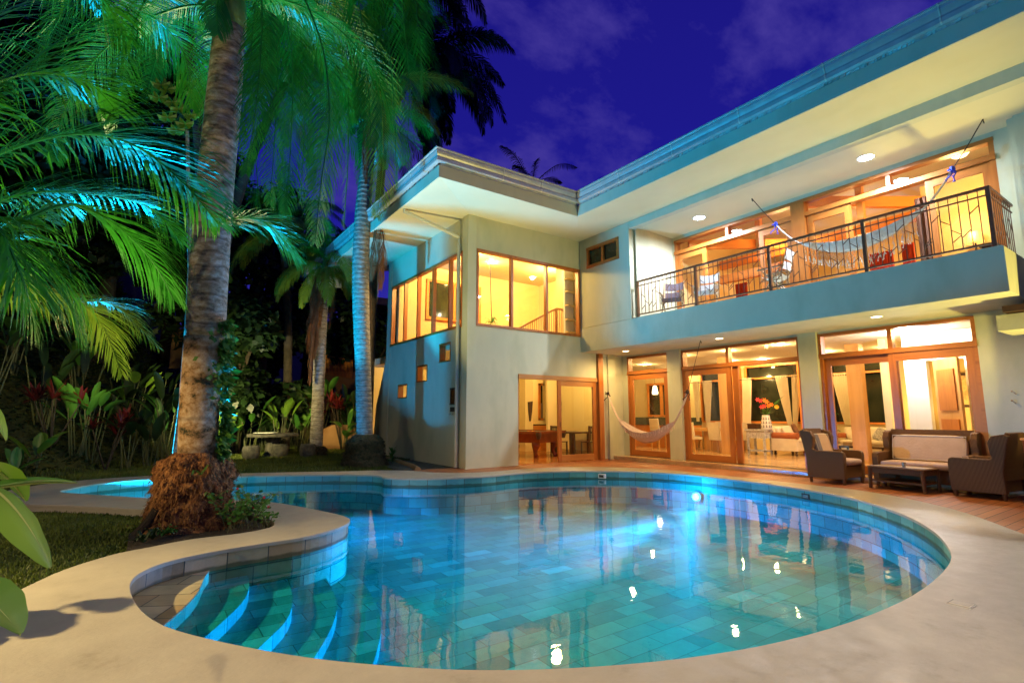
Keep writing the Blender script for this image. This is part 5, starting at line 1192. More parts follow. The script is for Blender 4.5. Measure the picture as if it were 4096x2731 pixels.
# ------------------------------------------------------------------ vegetation
def frond_mesh(pts, n=60, L=.55, droop=.5, w=.022, rach=.018, spread=.9, seed=0, roll=0, gap=0):
    """feather leaf along a curve: leaflets as bent blades on both sides of the rachis"""
    rr = random.Random(seed); P = crom(pts, 8, False); m = len(P)-1; mb = MB()
    mb.tube(P, [rach*(1-.85*i/m)+.002 for i in range(m+1)], 5, False)
    g = Vector((0, 0, -1))
    for i in range(n):
        u = .10+.89*i/(n-1); f = u*m; k = min(int(f), m-1); p = P[k].lerp(P[k+1], f-k); t = (P[k+1]-P[k]).normalized()
        s = t.cross(Vector((0, 0, 1)))
        if s.length < .15: s = t.cross(Vector((math.cos(seed), math.sin(seed), 0)))
        s.normalize(); upv = s.cross(t)
        if roll: q = Matrix.Rotation(roll, 3, t); s = q @ s; upv = q @ upv
        ll = L*(math.sin(math.pi*min(1, (u*.93+.07)))**.45)*(1 if u < .55 else 1-.35*(u-.55)/.45)
        for sd in (-1, 1):
            if gap and rr.random() < gap: continue
            d = (s*sd*spread+t*(.55+.4*u)+upv*rr.uniform(-.05, .30)).normalized(); l = ll*rr.uniform(.85, 1.1); dr = droop*rr.uniform(.7, 1.35)
            wn = d.cross(upv)
            wn = wn.normalized()*w*rr.uniform(.8, 1.15) if wn.length > .05 else t*w
            a = p; b = a+d*l*.4+g*dr*l*.08; c = b+(d+g*dr*.9).normalized()*l*.33; e_ = c+(d+g*dr*2.2).normalized()*l*.3
            n0 = len(mb.v)
            mb.v += [tuple(a-wn*.3), tuple(a+wn*.3), tuple(b-wn*.5), tuple(b+wn*.5), tuple(c-wn*.38), tuple(c+wn*.38), tuple(e_)]
            mb.f += [(n0, n0+1, n0+3, n0+2), (n0+2, n0+3, n0+5, n0+4), (n0+4, n0+5, n0+6)]
    return mb
def arc_pts(L, e0, e1, n=6):
    p = Vector((0, 0, 0)); o = [p.copy()]
    for i in range(n):
        e_ = rad(e0+(e1-e0)*((i+.5)/n)**.8); p = p+Vector((math.cos(e_), 0, math.sin(e_)))*(L/n); o.append(p.copy())
    return o
def mesh_of(mb, name, mat):
    me = bpy.data.meshes.new(name); me.from_pydata([tuple(v) for v in mb.v], [], mb.f); me.update(); me.materials.append(mat); return me
def RP(v):
    K_ = ((0, 1.12), (.2, .97), (.45, .88), (.72, .90), (.86, .78), (.95, .60), (1, .50))
    for (a, x), (b, y) in zip(K_, K_[1:]):
        if v <= b: return x+(y-x)*(v-a)/(b-a)
    return .5
fr_cache = {}
def frond_lib(kind):
    if kind in fr_cache: return fr_cache[kind]
    L, e0s, mats, nl, lf, dr, w = {'royal': (3.6, ((62, -75), (42, -86), (20, -88), (72, -50)), ('frond', 'frond', 'frond', 'frond_y'), 104, .66, .6, .017),
                'low': (2.6, ((60, -60), (35, -85), (10, -88), (75, -20)), ('frond', 'frond_y', 'frond_y', 'frond'), 90, .56, .8, .022),
                'dark': (3.4, ((60, -70), (40, -86), (20, -88), (70, -50)), ('frond_d',)*4, 84, .74, 1.0, .034)}[kind]
    out = [mesh_of(frond_mesh(arc_pts(L, a, b), nl, lf, dr, w, .022, seed=i*7+1), 'frond', M[mats[i]]) for i, (a, b) in enumerate(e0s)]
    fr_cache[kind] = out; return out
def palm(name, label, path, rads, kind, n, barkm, seed, base=None, dead=0, scale=1.0, group=None, low=None, lowz=None, skip=None, picks=None):
    rr = random.Random(seed); t = thing(name, label, 'palm tree', path[0], 0, group)
    pts = crom(path, 6, False); m = len(pts)-1; rs = []
    for i in range(m+1):
        f = i/m*(len(rads)-1); k = min(int(f), len(rads)-2); rs.append((rads[k]*(1-(f-k))+rads[k+1]*(f-k))*(1+.015*noise.noise(Vector((i*3.1, seed, 0)))))
    if low:
        j = max(2, min(range(m+1), key=lambda i: abs(pts[i].z-lowz)))
        obj('lower_trunk', MB().tube(pts[:j+1], rs[:j+1], 20), M[low], t, smooth='all'); obj('trunk', MB().tube(pts[j:], rs[j:], 20), M[barkm], t, smooth='all')
    else: obj('trunk', MB().tube(pts, rs, 18), M[barkm], t, smooth='all')
    top = pts[-1]; r1 = rs[-1]
    obj('crownshaft', MB().tube([top-Vector((0, 0, .05)), top+Vector((0, 0, .35*scale)), top+Vector((0, 0, .8*scale))], [r1*1.12, r1*1.0, r1*.45], 14), M['shaft'] if kind != 'dark' else M['frond_d'], t, smooth='all')
    if base:
        bx, bz, hgt, mt = base; b0 = Vector(path[0]); mb = MB(); seg = 44; rings = 26
        for i in range(rings+1):
            v_ = i/rings; r_ = bx*RP(v_)
            for k in range(seg):
                a = 2*math.pi*k/seg; q = Vector((math.cos(a)*2.2, math.sin(a)*2.2, v_*4+seed)); rr_ = r_*(1+.20*noise.noise(q)+.16*noise.noise(q*3.3)+.10*noise.noise(q*9))
                mb.v.append((b0.x+rr_*math.cos(a), b0.y+rr_*math.sin(a), b0.z+bz+(hgt)*v_))
        for i in range(rings):
            for k in range(seg): k2 = (k+1) % seg; mb.f.append((i*seg+k, i*seg+k2, (i+1)*seg+k2, (i+1)*seg+k))
        rb = obj('root_mass', mb, M[mt], t, smooth='all')
        # stubby aerial rootlets
        mb = MB()
        for k in range(6500):
            a = rr.uniform(0, 6.283); v_ = rr.random(); r_ = bx*RP(v_); q = Vector((math.cos(a)*2.2, math.sin(a)*2.2, v_*4+seed)); r_ *= (1+.20*noise.noise(q)+.16*noise.noise(q*3.3)+.10*noise.noise(q*9))
            if v_ > .97: continue
            p = Vector((b0.x+r_*math.cos(a), b0.y+r_*math.sin(a), b0.z+bz+hgt*v_)); o_ = Vector((math.cos(a)+rr.uniform(-.6, .6), math.sin(a)+rr.uniform(-.6, .6), rr.uniform(-2.6, .4)))*rr.uniform(.012, .04); s_ = Vector((-math.sin(a), math.cos(a), rr.uniform(-.5, .5)))*rr.uniform(.003, .012)
            mb.quad(p-s_-o_*.3, p+s_-o_*.3, p+s_*.5+o_, p-s_*.5+o_)
        obj('rootlets', mb, M[mt], rb)
    lib = frond_lib(kind)
    for i in range(n):
        az = i*137.5+rr.uniform(-12, 12)+seed*40
        if skip and skip(az % 360): continue
        k = picks[i % len(picks)] if picks else (3 if i < n*.2 else (0 if i < n*.45 else (1 if i < n*.78 else 2)))
        o = bpy.data.objects.new('frond', lib[k]); C.objects.link(o); o.parent = t
        o.location = top+Vector((0, 0, (.78-.5*i/n)*scale))-Vector(path[0]); o.rotation_euler = (rad(rr.uniform(-10, 10)), rad(rr.uniform(-8, 8)), rad(az)); s_ = scale*rr.uniform(.88, 1.1); o.scale = (s_, s_, s_)
    for i in range(dead):
        az = rr.uniform(0, 6.28); d_ = Vector((math.cos(az), math.sin(az), 0)); p0 = top+Vector((0, 0, .1))
        cp = [p0, p0+d_*.25+Vector((0, 0, .05)), p0+d_*.34+Vector((0, 0, -.5*scale)), p0+d_*.30+Vector((0, 0, -1.2*scale)), p0+d_*.24+Vector((0, 0, -1.9*scale))]
        o = obj('dead_frond', frond_mesh(cp, 46, .55*scale, 3.5, .016, .02, .35, seed+i), M['frond_dead'], t)
    return t
def pl(px, py, y): return D(px, py, 1, y)
# main palm in the bed
Y1 = 8.12
path = [Vector((.60, Y1, -.08)), pl(453, 1060, Y1), pl(460, 900, Y1), pl(472, 750, Y1), pl(481, 600, Y1), pl(497, 400, Y1), pl(512, 250, Y1), pl(528, 60, Y1)]
sc_ = lambda px, y: px/1200*y
p1 = palm('palm_tree', 'big foreground palm with creeper and a shaggy orange root mass by the pool', path, [.32, .232, .235, .242, .245, .232, .23, .205], 'royal', 9, 'bark', 3, (.50, 0, .95, 'root'), 0, 1.0, low='bark_low', lowz=2.35)
C1 = (535, -190)
def hf(pts, n, L, dr, seed, w=.026, mat='frond'):
    P = [D(a, b, 1, y) for a, b, y in pts]; o = obj('frond', frond_mesh(P, int(n*1.45), L*1.1, dr*.5, w*.62, .020, .8, seed), M[mat], p1)
hf([(*C1, 8.3), (700, -170, 8.1), (800, -80, 8.2), (832, 60, 8.4), (846, 200, 8.5), (852, 340, 8.5)], 95, .80, 1.0, 1)
hf([(*C1, 8.3), (650, -90, 7.9), (735, 90, 7.8), (757, 263, 7.8), (738, 420, 7.8), (724, 560, 7.8)], 95, .72, 1.0, 2)
hf([(*C1, 8.3), (760, -180, 8.6), (870, -20, 8.9), (902, 200, 9.0), (912, 430, 9.0)], 90, .75, 1.0, 3)
hf([(*C1, 8.3), (570, -90, 8.0), (600, 0, 7.9), (598, 130, 7.8), (585, 270, 7.8), (565, 400, 7.8)], 85, .62, 1.1, 4)
hf([(*C1, 8.3), (630, -60, 8.8), (670, 140, 9.2), (668, 330, 9.3), (655, 500, 9.3)], 85, .72, 1.1, 5)
hf([(*C1, 8.3), (800, -230, 8.4), (930, -90, 8.6), (962, 80, 8.8), (968, 220, 8.8)], 80, .70, 1.0, 6)
hf([(*C1, 8.3), (430, -110, 8.0), (345, -20, 7.9), (290, 110, 7.9), (272, 230, 7.9)], 85, .72, .9, 7)
hf([(*C1, 8.3), (520, -80, 7.9), (500, 0, 7.8), (500, 80, 7.75)], 60, .48, 1.6, 8)
hf([(*C1, 8.3), (690, -60, 8.9), (790, 150, 9.6), (800, 330, 9.8), (790, 520, 9.8)], 90, .80, 1.0, 9)
hf([(*C1, 8.3), (380, -160, 8.4), (220, -60, 8.6), (120, 60, 8.6), (80, 180, 8.6)], 85, .75, 1.0, 10)
hf([(*C1, 8.3), (720, -40, 9.4), (860, 160, 10.4), (880, 360, 10.8), (865, 500, 10.8)], 85, .85, 1.0, 11, .026, 'frond_y')
hf([(*C1, 8.3), (600, -100, 9.2), (700, 60, 9.9), (700, 260, 10.2), (690, 470, 10.3)], 85, .85, 1.0, 12)
hf([(*C1, 8.3), (640, -60, 9.6), (640, 120, 10.2), (632, 300, 10.4), (620, 470, 10.4)], 85, .9, 1.0, 21)
hf([(*C1, 8.3), (590, -70, 9.6), (575, 140, 10.2), (585, 330, 10.4), (600, 520, 10.4)], 85, .9, 1.0, 22)
hf([(*C1, 8.3), (740, -120, 9.8), (745, 80, 10.8), (735, 260, 11.2), (740, 480, 11.2)], 85, .95, 1.0, 23)
hf([(*C1, 8.3), (880, -120, 9.6), (930, 80, 10.2), (940, 240, 10.4), (930, 380, 10.4)], 85, .85, 1.0, 24)
# creeper climbing its right side
mb = MB(); rr = random.Random(4)
PP = crom(path, 12, False)
for k in range(1900):
    z = rr.uniform(.75, 2.62); 
    c = min(PP, key=lambda q: abs(q.z-z)); wz = 9+16*abs(noise.noise(Vector((z*2.3, 3, 0))))+(14 if 1.5 < z < 2.1 else 0); a = rad(rr.gauss(-22-16*math.sin(z*3.1), wz)); r_ = .232+rr.uniform(0, .10)
    if noise.noise(Vector((a*2.5, z*3.5, 9))) < -.12: continue
    n_ = Vector((math.cos(a), math.sin(a), 0)); p = Vector((c.x, c.y, z))+n_*r_; l = rr.uniform(.035, .12)*(1 if rr.random() < .8 else 1.4); d_ = (n_*rr.uniform(.2, .9)+Vector((rr.uniform(-.5, .5), rr.uniform(-.5, .5), rr.uniform(-.9, .2)))).normalized(); s_ = d_.cross(n_+Vector((0, 0, .3))).normalized()*l*.32
    mb.quad(p, p+d_*l*.5+s_, p+d_*l, p+d_*l*.5-s_)
cr_ = obj('creeper', mb, M['fern']); tag(cr_, 'bright green creeper climbing the right side of the big palm trunk', 'creeper')
def sword_fern(name, label, cat, p, n, L, mat, seed, up=.6, w=.03, group=None, pin=True):
    rr = random.Random(seed); mb = MB(); p = Vector(p)
    for k in range(n):
        a = rr.uniform(0, 6.28); e_ = rad(rr.uniform(25, 75)); d_ = Vector((math.cos(a)*math.cos(e_), math.sin(a)*math.cos(e_), math.sin(e_)*up)); l = L*rr.uniform(.6, 1.1)
        c = [p, p+d_*l*.5, p+d_*l*.85+Vector((0, 0, -.1*l)), p+d_*l+Vector((0, 0, -.3*l))]; P = crom(c, 5, False)
        if pin:
            for i in range(1, len(P)):
                s_ = (P[i]-P[i-1]).cross(Vector((0, 0, 1))); 
                if s_.length < 1e-6: continue
                s_ = s_.normalized()*l*.12*(1-.6*i/len(P)); t_ = (P[i]-P[i-1])
                for sg in (-1, 1): mb.quad(P[i-1], P[i-1]+s_*sg+t_*.3, P[i])
        else:
            s_ = (c[3]-c[0]).cross(Vector((0, 0, 1))).normalized(); m = len(P)-1
            for i in range(m):
                w0 = w*math.sin(math.pi*(.12+.88*i/m)) ; w1 = w*math.sin(math.pi*min(1, .12+.88*(i+1)/m)); f0 = Vector((0, 0, 1))*w0*.35; f1 = Vector((0, 0, 1))*w1*.35
                mb.quad(P[i]-s_*w0+f0, P[i], P[i+1], P[i+1]-s_*w1+f1); mb.quad(P[i], P[i]+s_*w0+f0, P[i+1]+s_*w1+f1, P[i+1])
    return tag(obj(name, mb, M[mat]), label, cat, group)
sword_fern('fern', 'small fern frond sprouting from the front of the orange root mass, upper', 'fern', (.62, 7.62, .62), 4, .32, 'fern', 2)
sword_fern('fern', 'small fern frond sprouting from the front of the orange root mass, lower', 'fern', (.78, 7.66, .30), 4, .32, 'fern', 5)
# palm by the tower
Y2 = 14.3
path = [Vector((5.02, Y2, .0)), pl(838, 1020, Y2), pl(834, 850, Y2), pl(829, 700, Y2), pl(829, 600, Y2), pl(834, 480, Y2), pl(842, 400, Y2), pl(850, 300, Y2)]
p2 = palm('palm_tree', 'slender blue-lit palm with a mossy root mound beside the tower wall', path, [.24, .22, .21, .23, .235, .22, .19, .16], 'royal', 17, 'bark2', 8, (.56, 0, .82, 'moss_root'), 2, .95)
for k, (a_, b_, c_) in enumerate((((850, 455), (872, 520), (866, 690)), ((846, 450), (866, 500), (852, 640)), ((852, 460), (880, 540), (874, 660)))):
    P = [D(*a_, 1, Y2-.25), D(*b_, 1, Y2-.40), D((b_[0]+c_[0])/2, (b_[1]+c_[1])/2, 1, Y2-.36), D(*c_, 1, Y2-.30)]
    obj('dead_frond', frond_mesh(P, 60, .62, 1.6, .016, .02, .30, 50+k), M['frond_dead'], p2)
# thinner palm farther back
Y3 = 18.5
path = [Vector((pl(727, 1010, Y3).x, Y3, gz(4.7, Y3))), pl(731, 900, Y3), pl(735, 800, Y3), pl(742, 700, Y3), pl(746, 640, Y3)]
p3 = palm('palm_tree', 'thin brown palm with dead hanging fronds farther back on the lawn', path, [.22, .20, .20, .18, .15], 'low', 16, 'bark2', 21, (.34, 0, .35, 'moss_root'), 4, .95)
for k, (a_, b_, c_) in enumerate((((742, 640), (722, 740), (712, 880)), ((744, 640), (728, 720), (720, 820)), ((740, 640), (716, 720), (706, 800)))):
    P = [D(*a_, 1, Y3-.2), D(*b_, 1, Y3-.38), D((b_[0]+c_[0])/2, (b_[1]+c_[1])/2, 1, Y3-.34), D(*c_, 1, Y3-.3)]
    obj('dead_frond', frond_mesh(P, 50, .62, 1.6, .018, .02, .26, 60+k), M['frond_dead'], p3)
# taller palms whose crowns hang into the picture
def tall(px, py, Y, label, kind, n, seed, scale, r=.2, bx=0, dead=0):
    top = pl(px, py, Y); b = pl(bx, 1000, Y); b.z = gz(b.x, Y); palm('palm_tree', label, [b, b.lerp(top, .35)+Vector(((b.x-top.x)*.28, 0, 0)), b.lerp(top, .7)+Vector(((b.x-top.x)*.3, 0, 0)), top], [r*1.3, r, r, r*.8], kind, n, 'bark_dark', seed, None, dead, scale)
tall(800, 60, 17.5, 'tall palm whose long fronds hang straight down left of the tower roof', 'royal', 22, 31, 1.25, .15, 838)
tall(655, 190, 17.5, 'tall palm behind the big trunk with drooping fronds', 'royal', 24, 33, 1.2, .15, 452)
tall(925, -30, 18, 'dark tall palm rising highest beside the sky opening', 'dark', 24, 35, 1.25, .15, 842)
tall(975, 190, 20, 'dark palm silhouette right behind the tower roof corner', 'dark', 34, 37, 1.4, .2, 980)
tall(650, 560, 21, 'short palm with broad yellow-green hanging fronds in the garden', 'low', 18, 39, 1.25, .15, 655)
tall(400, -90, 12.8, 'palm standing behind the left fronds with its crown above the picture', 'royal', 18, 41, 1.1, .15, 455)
# far palm silhouette above the roof
def far_palm():
    t = thing('palm_tree', 'small far palm silhouette above the roof valley', 'palm tree', (17.0, 24, 0)); Y = 24
    c = pl(1222, 425, Y); obj('trunk', MB().tube([(c.x, Y, 0), c], [.2, .14], 8), M['frond_d'], t)
    for i, e_ in enumerate(((1150, 335), (1180, 380), (1325, 385), (1290, 420), (1235, 365), (1150, 430), (1260, 470), (1200, 450))):
        q = pl(*e_, Y); a = c; md = a.lerp(q, .55)+Vector((0, 0, (q-a).length*.16))
        obj('frond', frond_mesh([a, md, q], 34, .62, .8, .05, .03, seed=i), M['frond_d'], t)
far_palm()
# left foreground palm: explicit arching fronds
t = thing('palm_tree', 'low spreading palm at the left edge with arching fronds reaching over the lawn', 'palm tree', (-3.6, 5.6, -.1))
obj('trunk', MB().tube([(-3.6, 5.6, -.1), (-3.5, 5.5, 1.2), (-3.45, 5.45, 2.2)], [.22, .17, .14], 12), M['bark2'], t, smooth='all')
def ef(pts, n, L, dr, mat, seed, w=.03, roll=0, spread=1.0):
    P = [D(a, b, 1, y) for a, b, y in pts]; obj('frond', frond_mesh(P, int(n*1.25), L*1.25, dr*.40, w*.62, .016, spread*.72, seed, roll), M[mat], t)
ef([(-330, 560, 5.0), (-60, 380, 5.1), (150, 310, 5.3), (300, 330, 5.6), (420, 420, 5.9), (505, 520, 6.2)], 95, .78, .9, 'frond', 1, .034)
ef([(-330, 600, 5.0), (-60, 560, 4.8), (60, 500, 4.8), (170, 470, 4.9), (270, 520, 5.0), (350, 600, 5.1), (400, 690, 5.2)], 90, .62, 1.2, 'frond', 2, .03)
ef([(-330, 640, 5.0), (-100, 560, 4.5), (0, 560, 4.3), (90, 600, 4.3), (150, 680, 4.3), (190, 770, 4.3)], 80, .5, 1.6, 'frond', 3, .026)
ef([(-330, 640, 5.4), (-100, 640, 5.6), (60, 660, 5.9), (170, 690, 6.1), (230, 740, 6.3), (280, 860, 6.5)], 70, .5, 1.3, 'frond_y', 4, .03)
ef([(-330, 640, 5.8), (0, 690, 6.6), (180, 690, 7.0), (270, 705, 7.3), (365, 800, 7.5)], 60, .45, 1.1, 'frond_y', 5, .03)
ef([(-330, 500, 5.2), (-100, 250, 5.0), (60, 170, 5.1), (200, 190, 5.3), (270, 260, 5.5)], 80, .65, 1.0, 'frond', 6, .032)
ef([(-330, 500, 5.8), (0, 200, 6.5), (200, 60, 7.5), (330, 30, 8), (420, 120, 8.4), (440, 250, 8.6)], 85, .8, 1.2, 'frond', 7, .034)
ef([(-330, 600, 5.0), (-100, 500, 4.0), (-10, 520, 3.9), (50, 640, 3.8), (80, 760, 3.8)], 70, .42, 1.6, 'frond', 8, .026)
ef([(480, 520, 7.2), (560, 500, 7.0), (620, 520, 7.0), (690, 600, 7.0)][::1], 60, .55, 1.0, 'frond', 9, .03)
ef([(-330, 400, 5.8), (-50, 60, 6.3), (100, -40, 6.8), (220, -20, 7.2), (300, 100, 7.5)], 80, .8, 1.3, 'frond', 10, .034)
ef([(-330, 600, 5.6), (-60, 480, 5.8), (120, 440, 6.0), (330, 470, 6.5), (420, 560, 6.7)], 80, .6, 1.1, 'frond', 12, .03)
# ---- broad leaved plants
def big_leaf(mb, base, tip, w, sag=.15, fold=.25, n=10, wav=.0):
    base = Vector(base); tip = Vector(tip); d = tip-base; L = d.length; s = d.cross(Vector((0, 0, 1)))
    s = s.normalized() if s.length > .05*L else Vector((1, 0, 0)); up = s.cross(d).normalized()
    P = [base+d*(i/n)+Vector((0, 0, 1))*(sag*L*4*(i/n)*(1-i/n)) for i in range(n+1)]
    n0 = len(mb.v)
    for i, p in enumerate(P):
        u = i/n; ww = w*(math.sin(math.pi*min(1, u*.94+.05))**.65); j = 1+wav*math.sin(u*23)
        mb.v += [tuple(p-s*ww*j+up*ww*fold), tuple(p-s*ww*.5*j+up*ww*fold*.35), tuple(p), tuple(p+s*ww*.5+up*ww*fold*.35), tuple(p+s*ww*(2-j)+up*ww*fold)]
    for i in range(n):
        for k in range(4): a = n0+i*5+k; mb.f.append((a, a+1, a+6, a+5))
def heliconia(label, p, h, n, seed, mat='leaf', w=.13, group=None, name='banana_plant', cat='plant', L=.8):
    rr = random.Random(seed); t = thing(name, label, cat, p, 0, group); p = Vector(p); st = MB(); lf = MB()
    for k in range(n):
        a = rr.uniform(0, 6.28); d_ = Vector((math.cos(a), math.sin(a), 0)); hh = h*rr.uniform(.45, 1.0); b0 = p+d_*rr.uniform(0, .15); b1 = p+d_*hh*.16+Vector((0, 0, hh*.62)); l = L*rr.uniform(.7, 1.2); el = rad(rr.uniform(15, 80))
        tip = b1+d_*l*math.cos(el)+Vector((0, 0, l*math.sin(el)))
        st.tube([b0, b1], [.018, .011], 5); big_leaf(lf, b1, tip, w*rr.uniform(.7, 1.15), rr.uniform(.02, .14), wav=.05)
    obj('stems', st, M['stem'], t); obj('leaves', lf, M[mat], t, smooth='all'); return t
def red_plant(label, p, h, n, seed, group=None, mat='leaf_red'):
    rr = random.Random(seed); t = thing('cordyline', label, 'shrub', p, 0, group); p = Vector(p); st = MB(); lf = MB()
    for k in range(n):
        a = rr.uniform(0, 6.28); top = p+Vector((math.cos(a)*h*.22, math.sin(a)*h*.22, h*rr.uniform(.5, .9))); st.tube([p, top], [.02, .014], 5)
        for j in range(16):
            b = j*2.4+k; el = rad(rr.uniform(-10, 80)); l = rr.uniform(.3, .5); tip = top+Vector((math.cos(b)*math.cos(el), math.sin(b)*math.cos(el), math.sin(el)))*l; big_leaf(lf, top, tip, .035, .06, n=5)
    obj('stems', st, M['bark_dark'], t); obj('leaves', lf, M[mat], t, smooth='all'); return t
def gp_(px, py):
    """point on the garden ground seen at a pixel (march along the ray)"""
    a = Vector((0, 0, CAMH)); d = (D(px, py, 1, 10.0)-a)/10
    for k in range(60, 700):
        p = a+d*(k*.05)
        if p.z <= gz(p.x, p.y): break
    return Vector((p.x, p.y, gz(p.x, p.y)))
def gy(px, Y):
    p = D(px, 1000, 1, Y); return Vector((p.x, Y, gz(p.x, Y)))
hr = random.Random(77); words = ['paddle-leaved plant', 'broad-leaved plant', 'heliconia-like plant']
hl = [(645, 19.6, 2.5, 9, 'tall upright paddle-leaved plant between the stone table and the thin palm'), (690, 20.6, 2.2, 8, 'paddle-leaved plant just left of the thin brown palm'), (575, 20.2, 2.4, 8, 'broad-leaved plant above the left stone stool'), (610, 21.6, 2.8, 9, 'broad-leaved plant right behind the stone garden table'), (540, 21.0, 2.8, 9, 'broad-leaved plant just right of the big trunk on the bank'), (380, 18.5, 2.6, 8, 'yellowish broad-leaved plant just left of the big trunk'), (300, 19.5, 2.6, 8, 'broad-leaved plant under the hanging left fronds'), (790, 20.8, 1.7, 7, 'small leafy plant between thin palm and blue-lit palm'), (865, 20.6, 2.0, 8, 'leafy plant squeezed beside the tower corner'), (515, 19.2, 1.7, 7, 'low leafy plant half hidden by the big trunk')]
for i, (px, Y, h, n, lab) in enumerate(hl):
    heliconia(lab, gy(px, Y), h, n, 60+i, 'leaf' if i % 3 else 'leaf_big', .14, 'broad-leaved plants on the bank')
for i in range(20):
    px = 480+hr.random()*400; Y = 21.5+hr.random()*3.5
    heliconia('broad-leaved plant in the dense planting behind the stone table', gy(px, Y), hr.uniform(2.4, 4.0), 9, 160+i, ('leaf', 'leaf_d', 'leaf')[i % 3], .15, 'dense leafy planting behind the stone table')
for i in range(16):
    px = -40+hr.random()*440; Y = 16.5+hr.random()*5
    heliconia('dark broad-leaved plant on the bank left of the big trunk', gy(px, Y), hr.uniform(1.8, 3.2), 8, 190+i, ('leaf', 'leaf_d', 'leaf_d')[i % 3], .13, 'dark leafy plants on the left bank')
for i, (px, Y, h, lab) in enumerate(((120, 16.4, 2.0, 'tall dark red shrub at left, behind the young banana plant'), (250, 16.6, 1.5, 'small red-leafed shrub on the dark bank near the trunk'), (690, 22.5, 2.6, 'red-leafed shrub behind the thin brown palm'), (785, 21.0, 2.2, 'bright red cordyline between the thin palm and the tower palm'), (862, 21.0, 2.2, 'red and yellow-leafed shrub by the tower corner'), (765, 22.8, 2.6, 'red leafed shrub below the far terrace railing'))):
    red_plant(lab, gy(px, Y), h, 5, 80+i, 'red-leafed shrubs')
# left edge young plants
heliconia('young banana plant with two upright leaves at the left edge of the lawn', gp_(75, 1085), .95, 5, 101, 'leaf_big', .13, None, 'banana_plant', 'plant', .6)
heliconia('low leafy seedling beside the young banana plant', gp_(30, 1110), .6, 6, 103, 'leaf', .09, None, 'banana_plant', 'plant', .45)
# near banana leaves at the left frame edge
t = thing('banana_plant', 'near banana plant with large yellow-green leaves entering at the left edge', 'plant', (-2.1, 3.0, -.12))
obj('stem', MB().tube([(-2.1, 3.0, -.12), (-2.05, 2.95, .9)], [.09, .06], 10), M['stem'], t)
def NL(a, b, ya, yb, w, sag, fold=.2, mat='leaf_big'):
    mb = MB(); A_ = D(*a, 1, ya); B_ = D(*b, 1, yb); big_leaf(mb, A_, B_, w, sag, fold, 16, .04); l = obj('leaf', mb, M[mat], t, smooth='all')
    s_ = MB(); d = B_-A_; L = d.length; s_.tube([A_+d*(i/12)+Vector((0, 0, 1))*(sag*L*4*(i/12)*(1-i/12)-.004) for i in range(13)], [.009*(1-i/14) for i in range(13)], 5); obj('midrib', s_, M['midrib'], l)
NL((-60, 1128), (178, 1108), 3.0, 3.1, .085, .05, .2, 'leaf')
NL((-60, 1100), (116, 1302), 2.6, 2.45, .085, .13, -.3)
NL((-60, 1060), (60, 1150), 3.0, 3.2, .07, .12)
NL((-90, 1330), (48, 1455), 2.1, 2.05, .09, .06)
NL((-60, 900), (14, 1010), 2.9, 2.85, .04, .1)
for a_, b_, w_ in (((-1.75, 5.6, .62), (-1.18, 4.95, .52), .16), ((-1.6, 5.0, .45), (-1.05, 4.75, .30), .12), ((-1.7, 5.7, .85), (-1.25, 5.35, .72), .11)):  # leaves added out of view to throw a shadow on the coping
    mb = MB(); big_leaf(mb, a_, b_, w_, .05, .1, 14, .12); obj('leaf', mb, M['leaf_big'], t, smooth='all')
    obj('stalk', MB().tube([(-2.05, 3.6, .3), (-1.9, 4.8, .6), a_], [.016, .012, .008], 6), M['stem'], t)
# planting bed
struct(obj('planting_bed_soil', MB().prism([(-.05, 6.6), (-.05, 6.85), (.2, 6.98), (1.0, 7.05), (1.38, 7.2), (1.36, 7.9), (1.1, 8.45), (.7, 8.8), (.2, 8.7), (-.05, 8.0)], -.2, -.06), M['soil'], fixn=True))
rr = random.Random(12)
for i, (px, py) in enumerate(((430, 1210), (460, 1205), (400, 1222), (495, 1198), (375, 1230), (530, 1190), (350, 1238), (560, 1188), (420, 1195), (330, 1246), (590, 1180), (480, 1190))):
    p = D(px, py, 2, -.05)
    sword_fern('rosette_plant', 'low striped rosette plant in a row at the foot of the big palm', 'plant', p, 16, .20, 'leaf' if i % 3 else 'leaf_d', 200+i, .9, .02, 'rosette plants in the palm bed', False)
# round leaved shrub right of the root mass
t = thing('flowering_shrub', 'small round-leaved shrub with tiny pink flowers right of the root mass', 'shrub', (1.15, 7.7, -.06))
st = MB(); lf = MB(); fl = MB()
for k in range(46):
    b = Vector((1.12+rr.uniform(-.2, .3), 7.55+rr.uniform(-.25, .35), -.06)); a = rr.uniform(0, 6.28); h = rr.uniform(.12, .5); tp = b+Vector((math.cos(a)*h*.7, math.sin(a)*h*.7, h)); md = b.lerp(tp, .5)+Vector((0, 0, .06)); st.tube([b, md, tp], .004, 4, False)
    for j in range(13):
        u = rr.uniform(.3, 1); c = b.lerp(md, u*2) if u < .5 else md.lerp(tp, u*2-1); c = c+Vector((rr.uniform(-.05, .05), rr.uniform(-.05, .05), rr.uniform(-.02, .04))); r_ = rr.uniform(.016, .03); n_ = Vector((rr.uniform(-.7, .7), rr.uniform(-.9, .3), 1)).normalized(); x_ = n_.cross(Vector((0, 1, .1))).normalized(); y_ = n_.cross(x_)
        lf.quad(*[c+(x_*math.cos(q*1.047)+y_*math.sin(q*1.047))*r_ for q in range(6)])
    if k % 6 == 0: fl.quad(*[tp+(Vector((1, 0, 0))*math.cos(q*1.25)+Vector((0, .3, 1))*math.sin(q*1.25))*.018 for q in range(5)])
obj('stems', st, M['stem'], t); obj('leaves', lf, M['fern'], t); obj('flowers', fl, M['petal_r'], t)
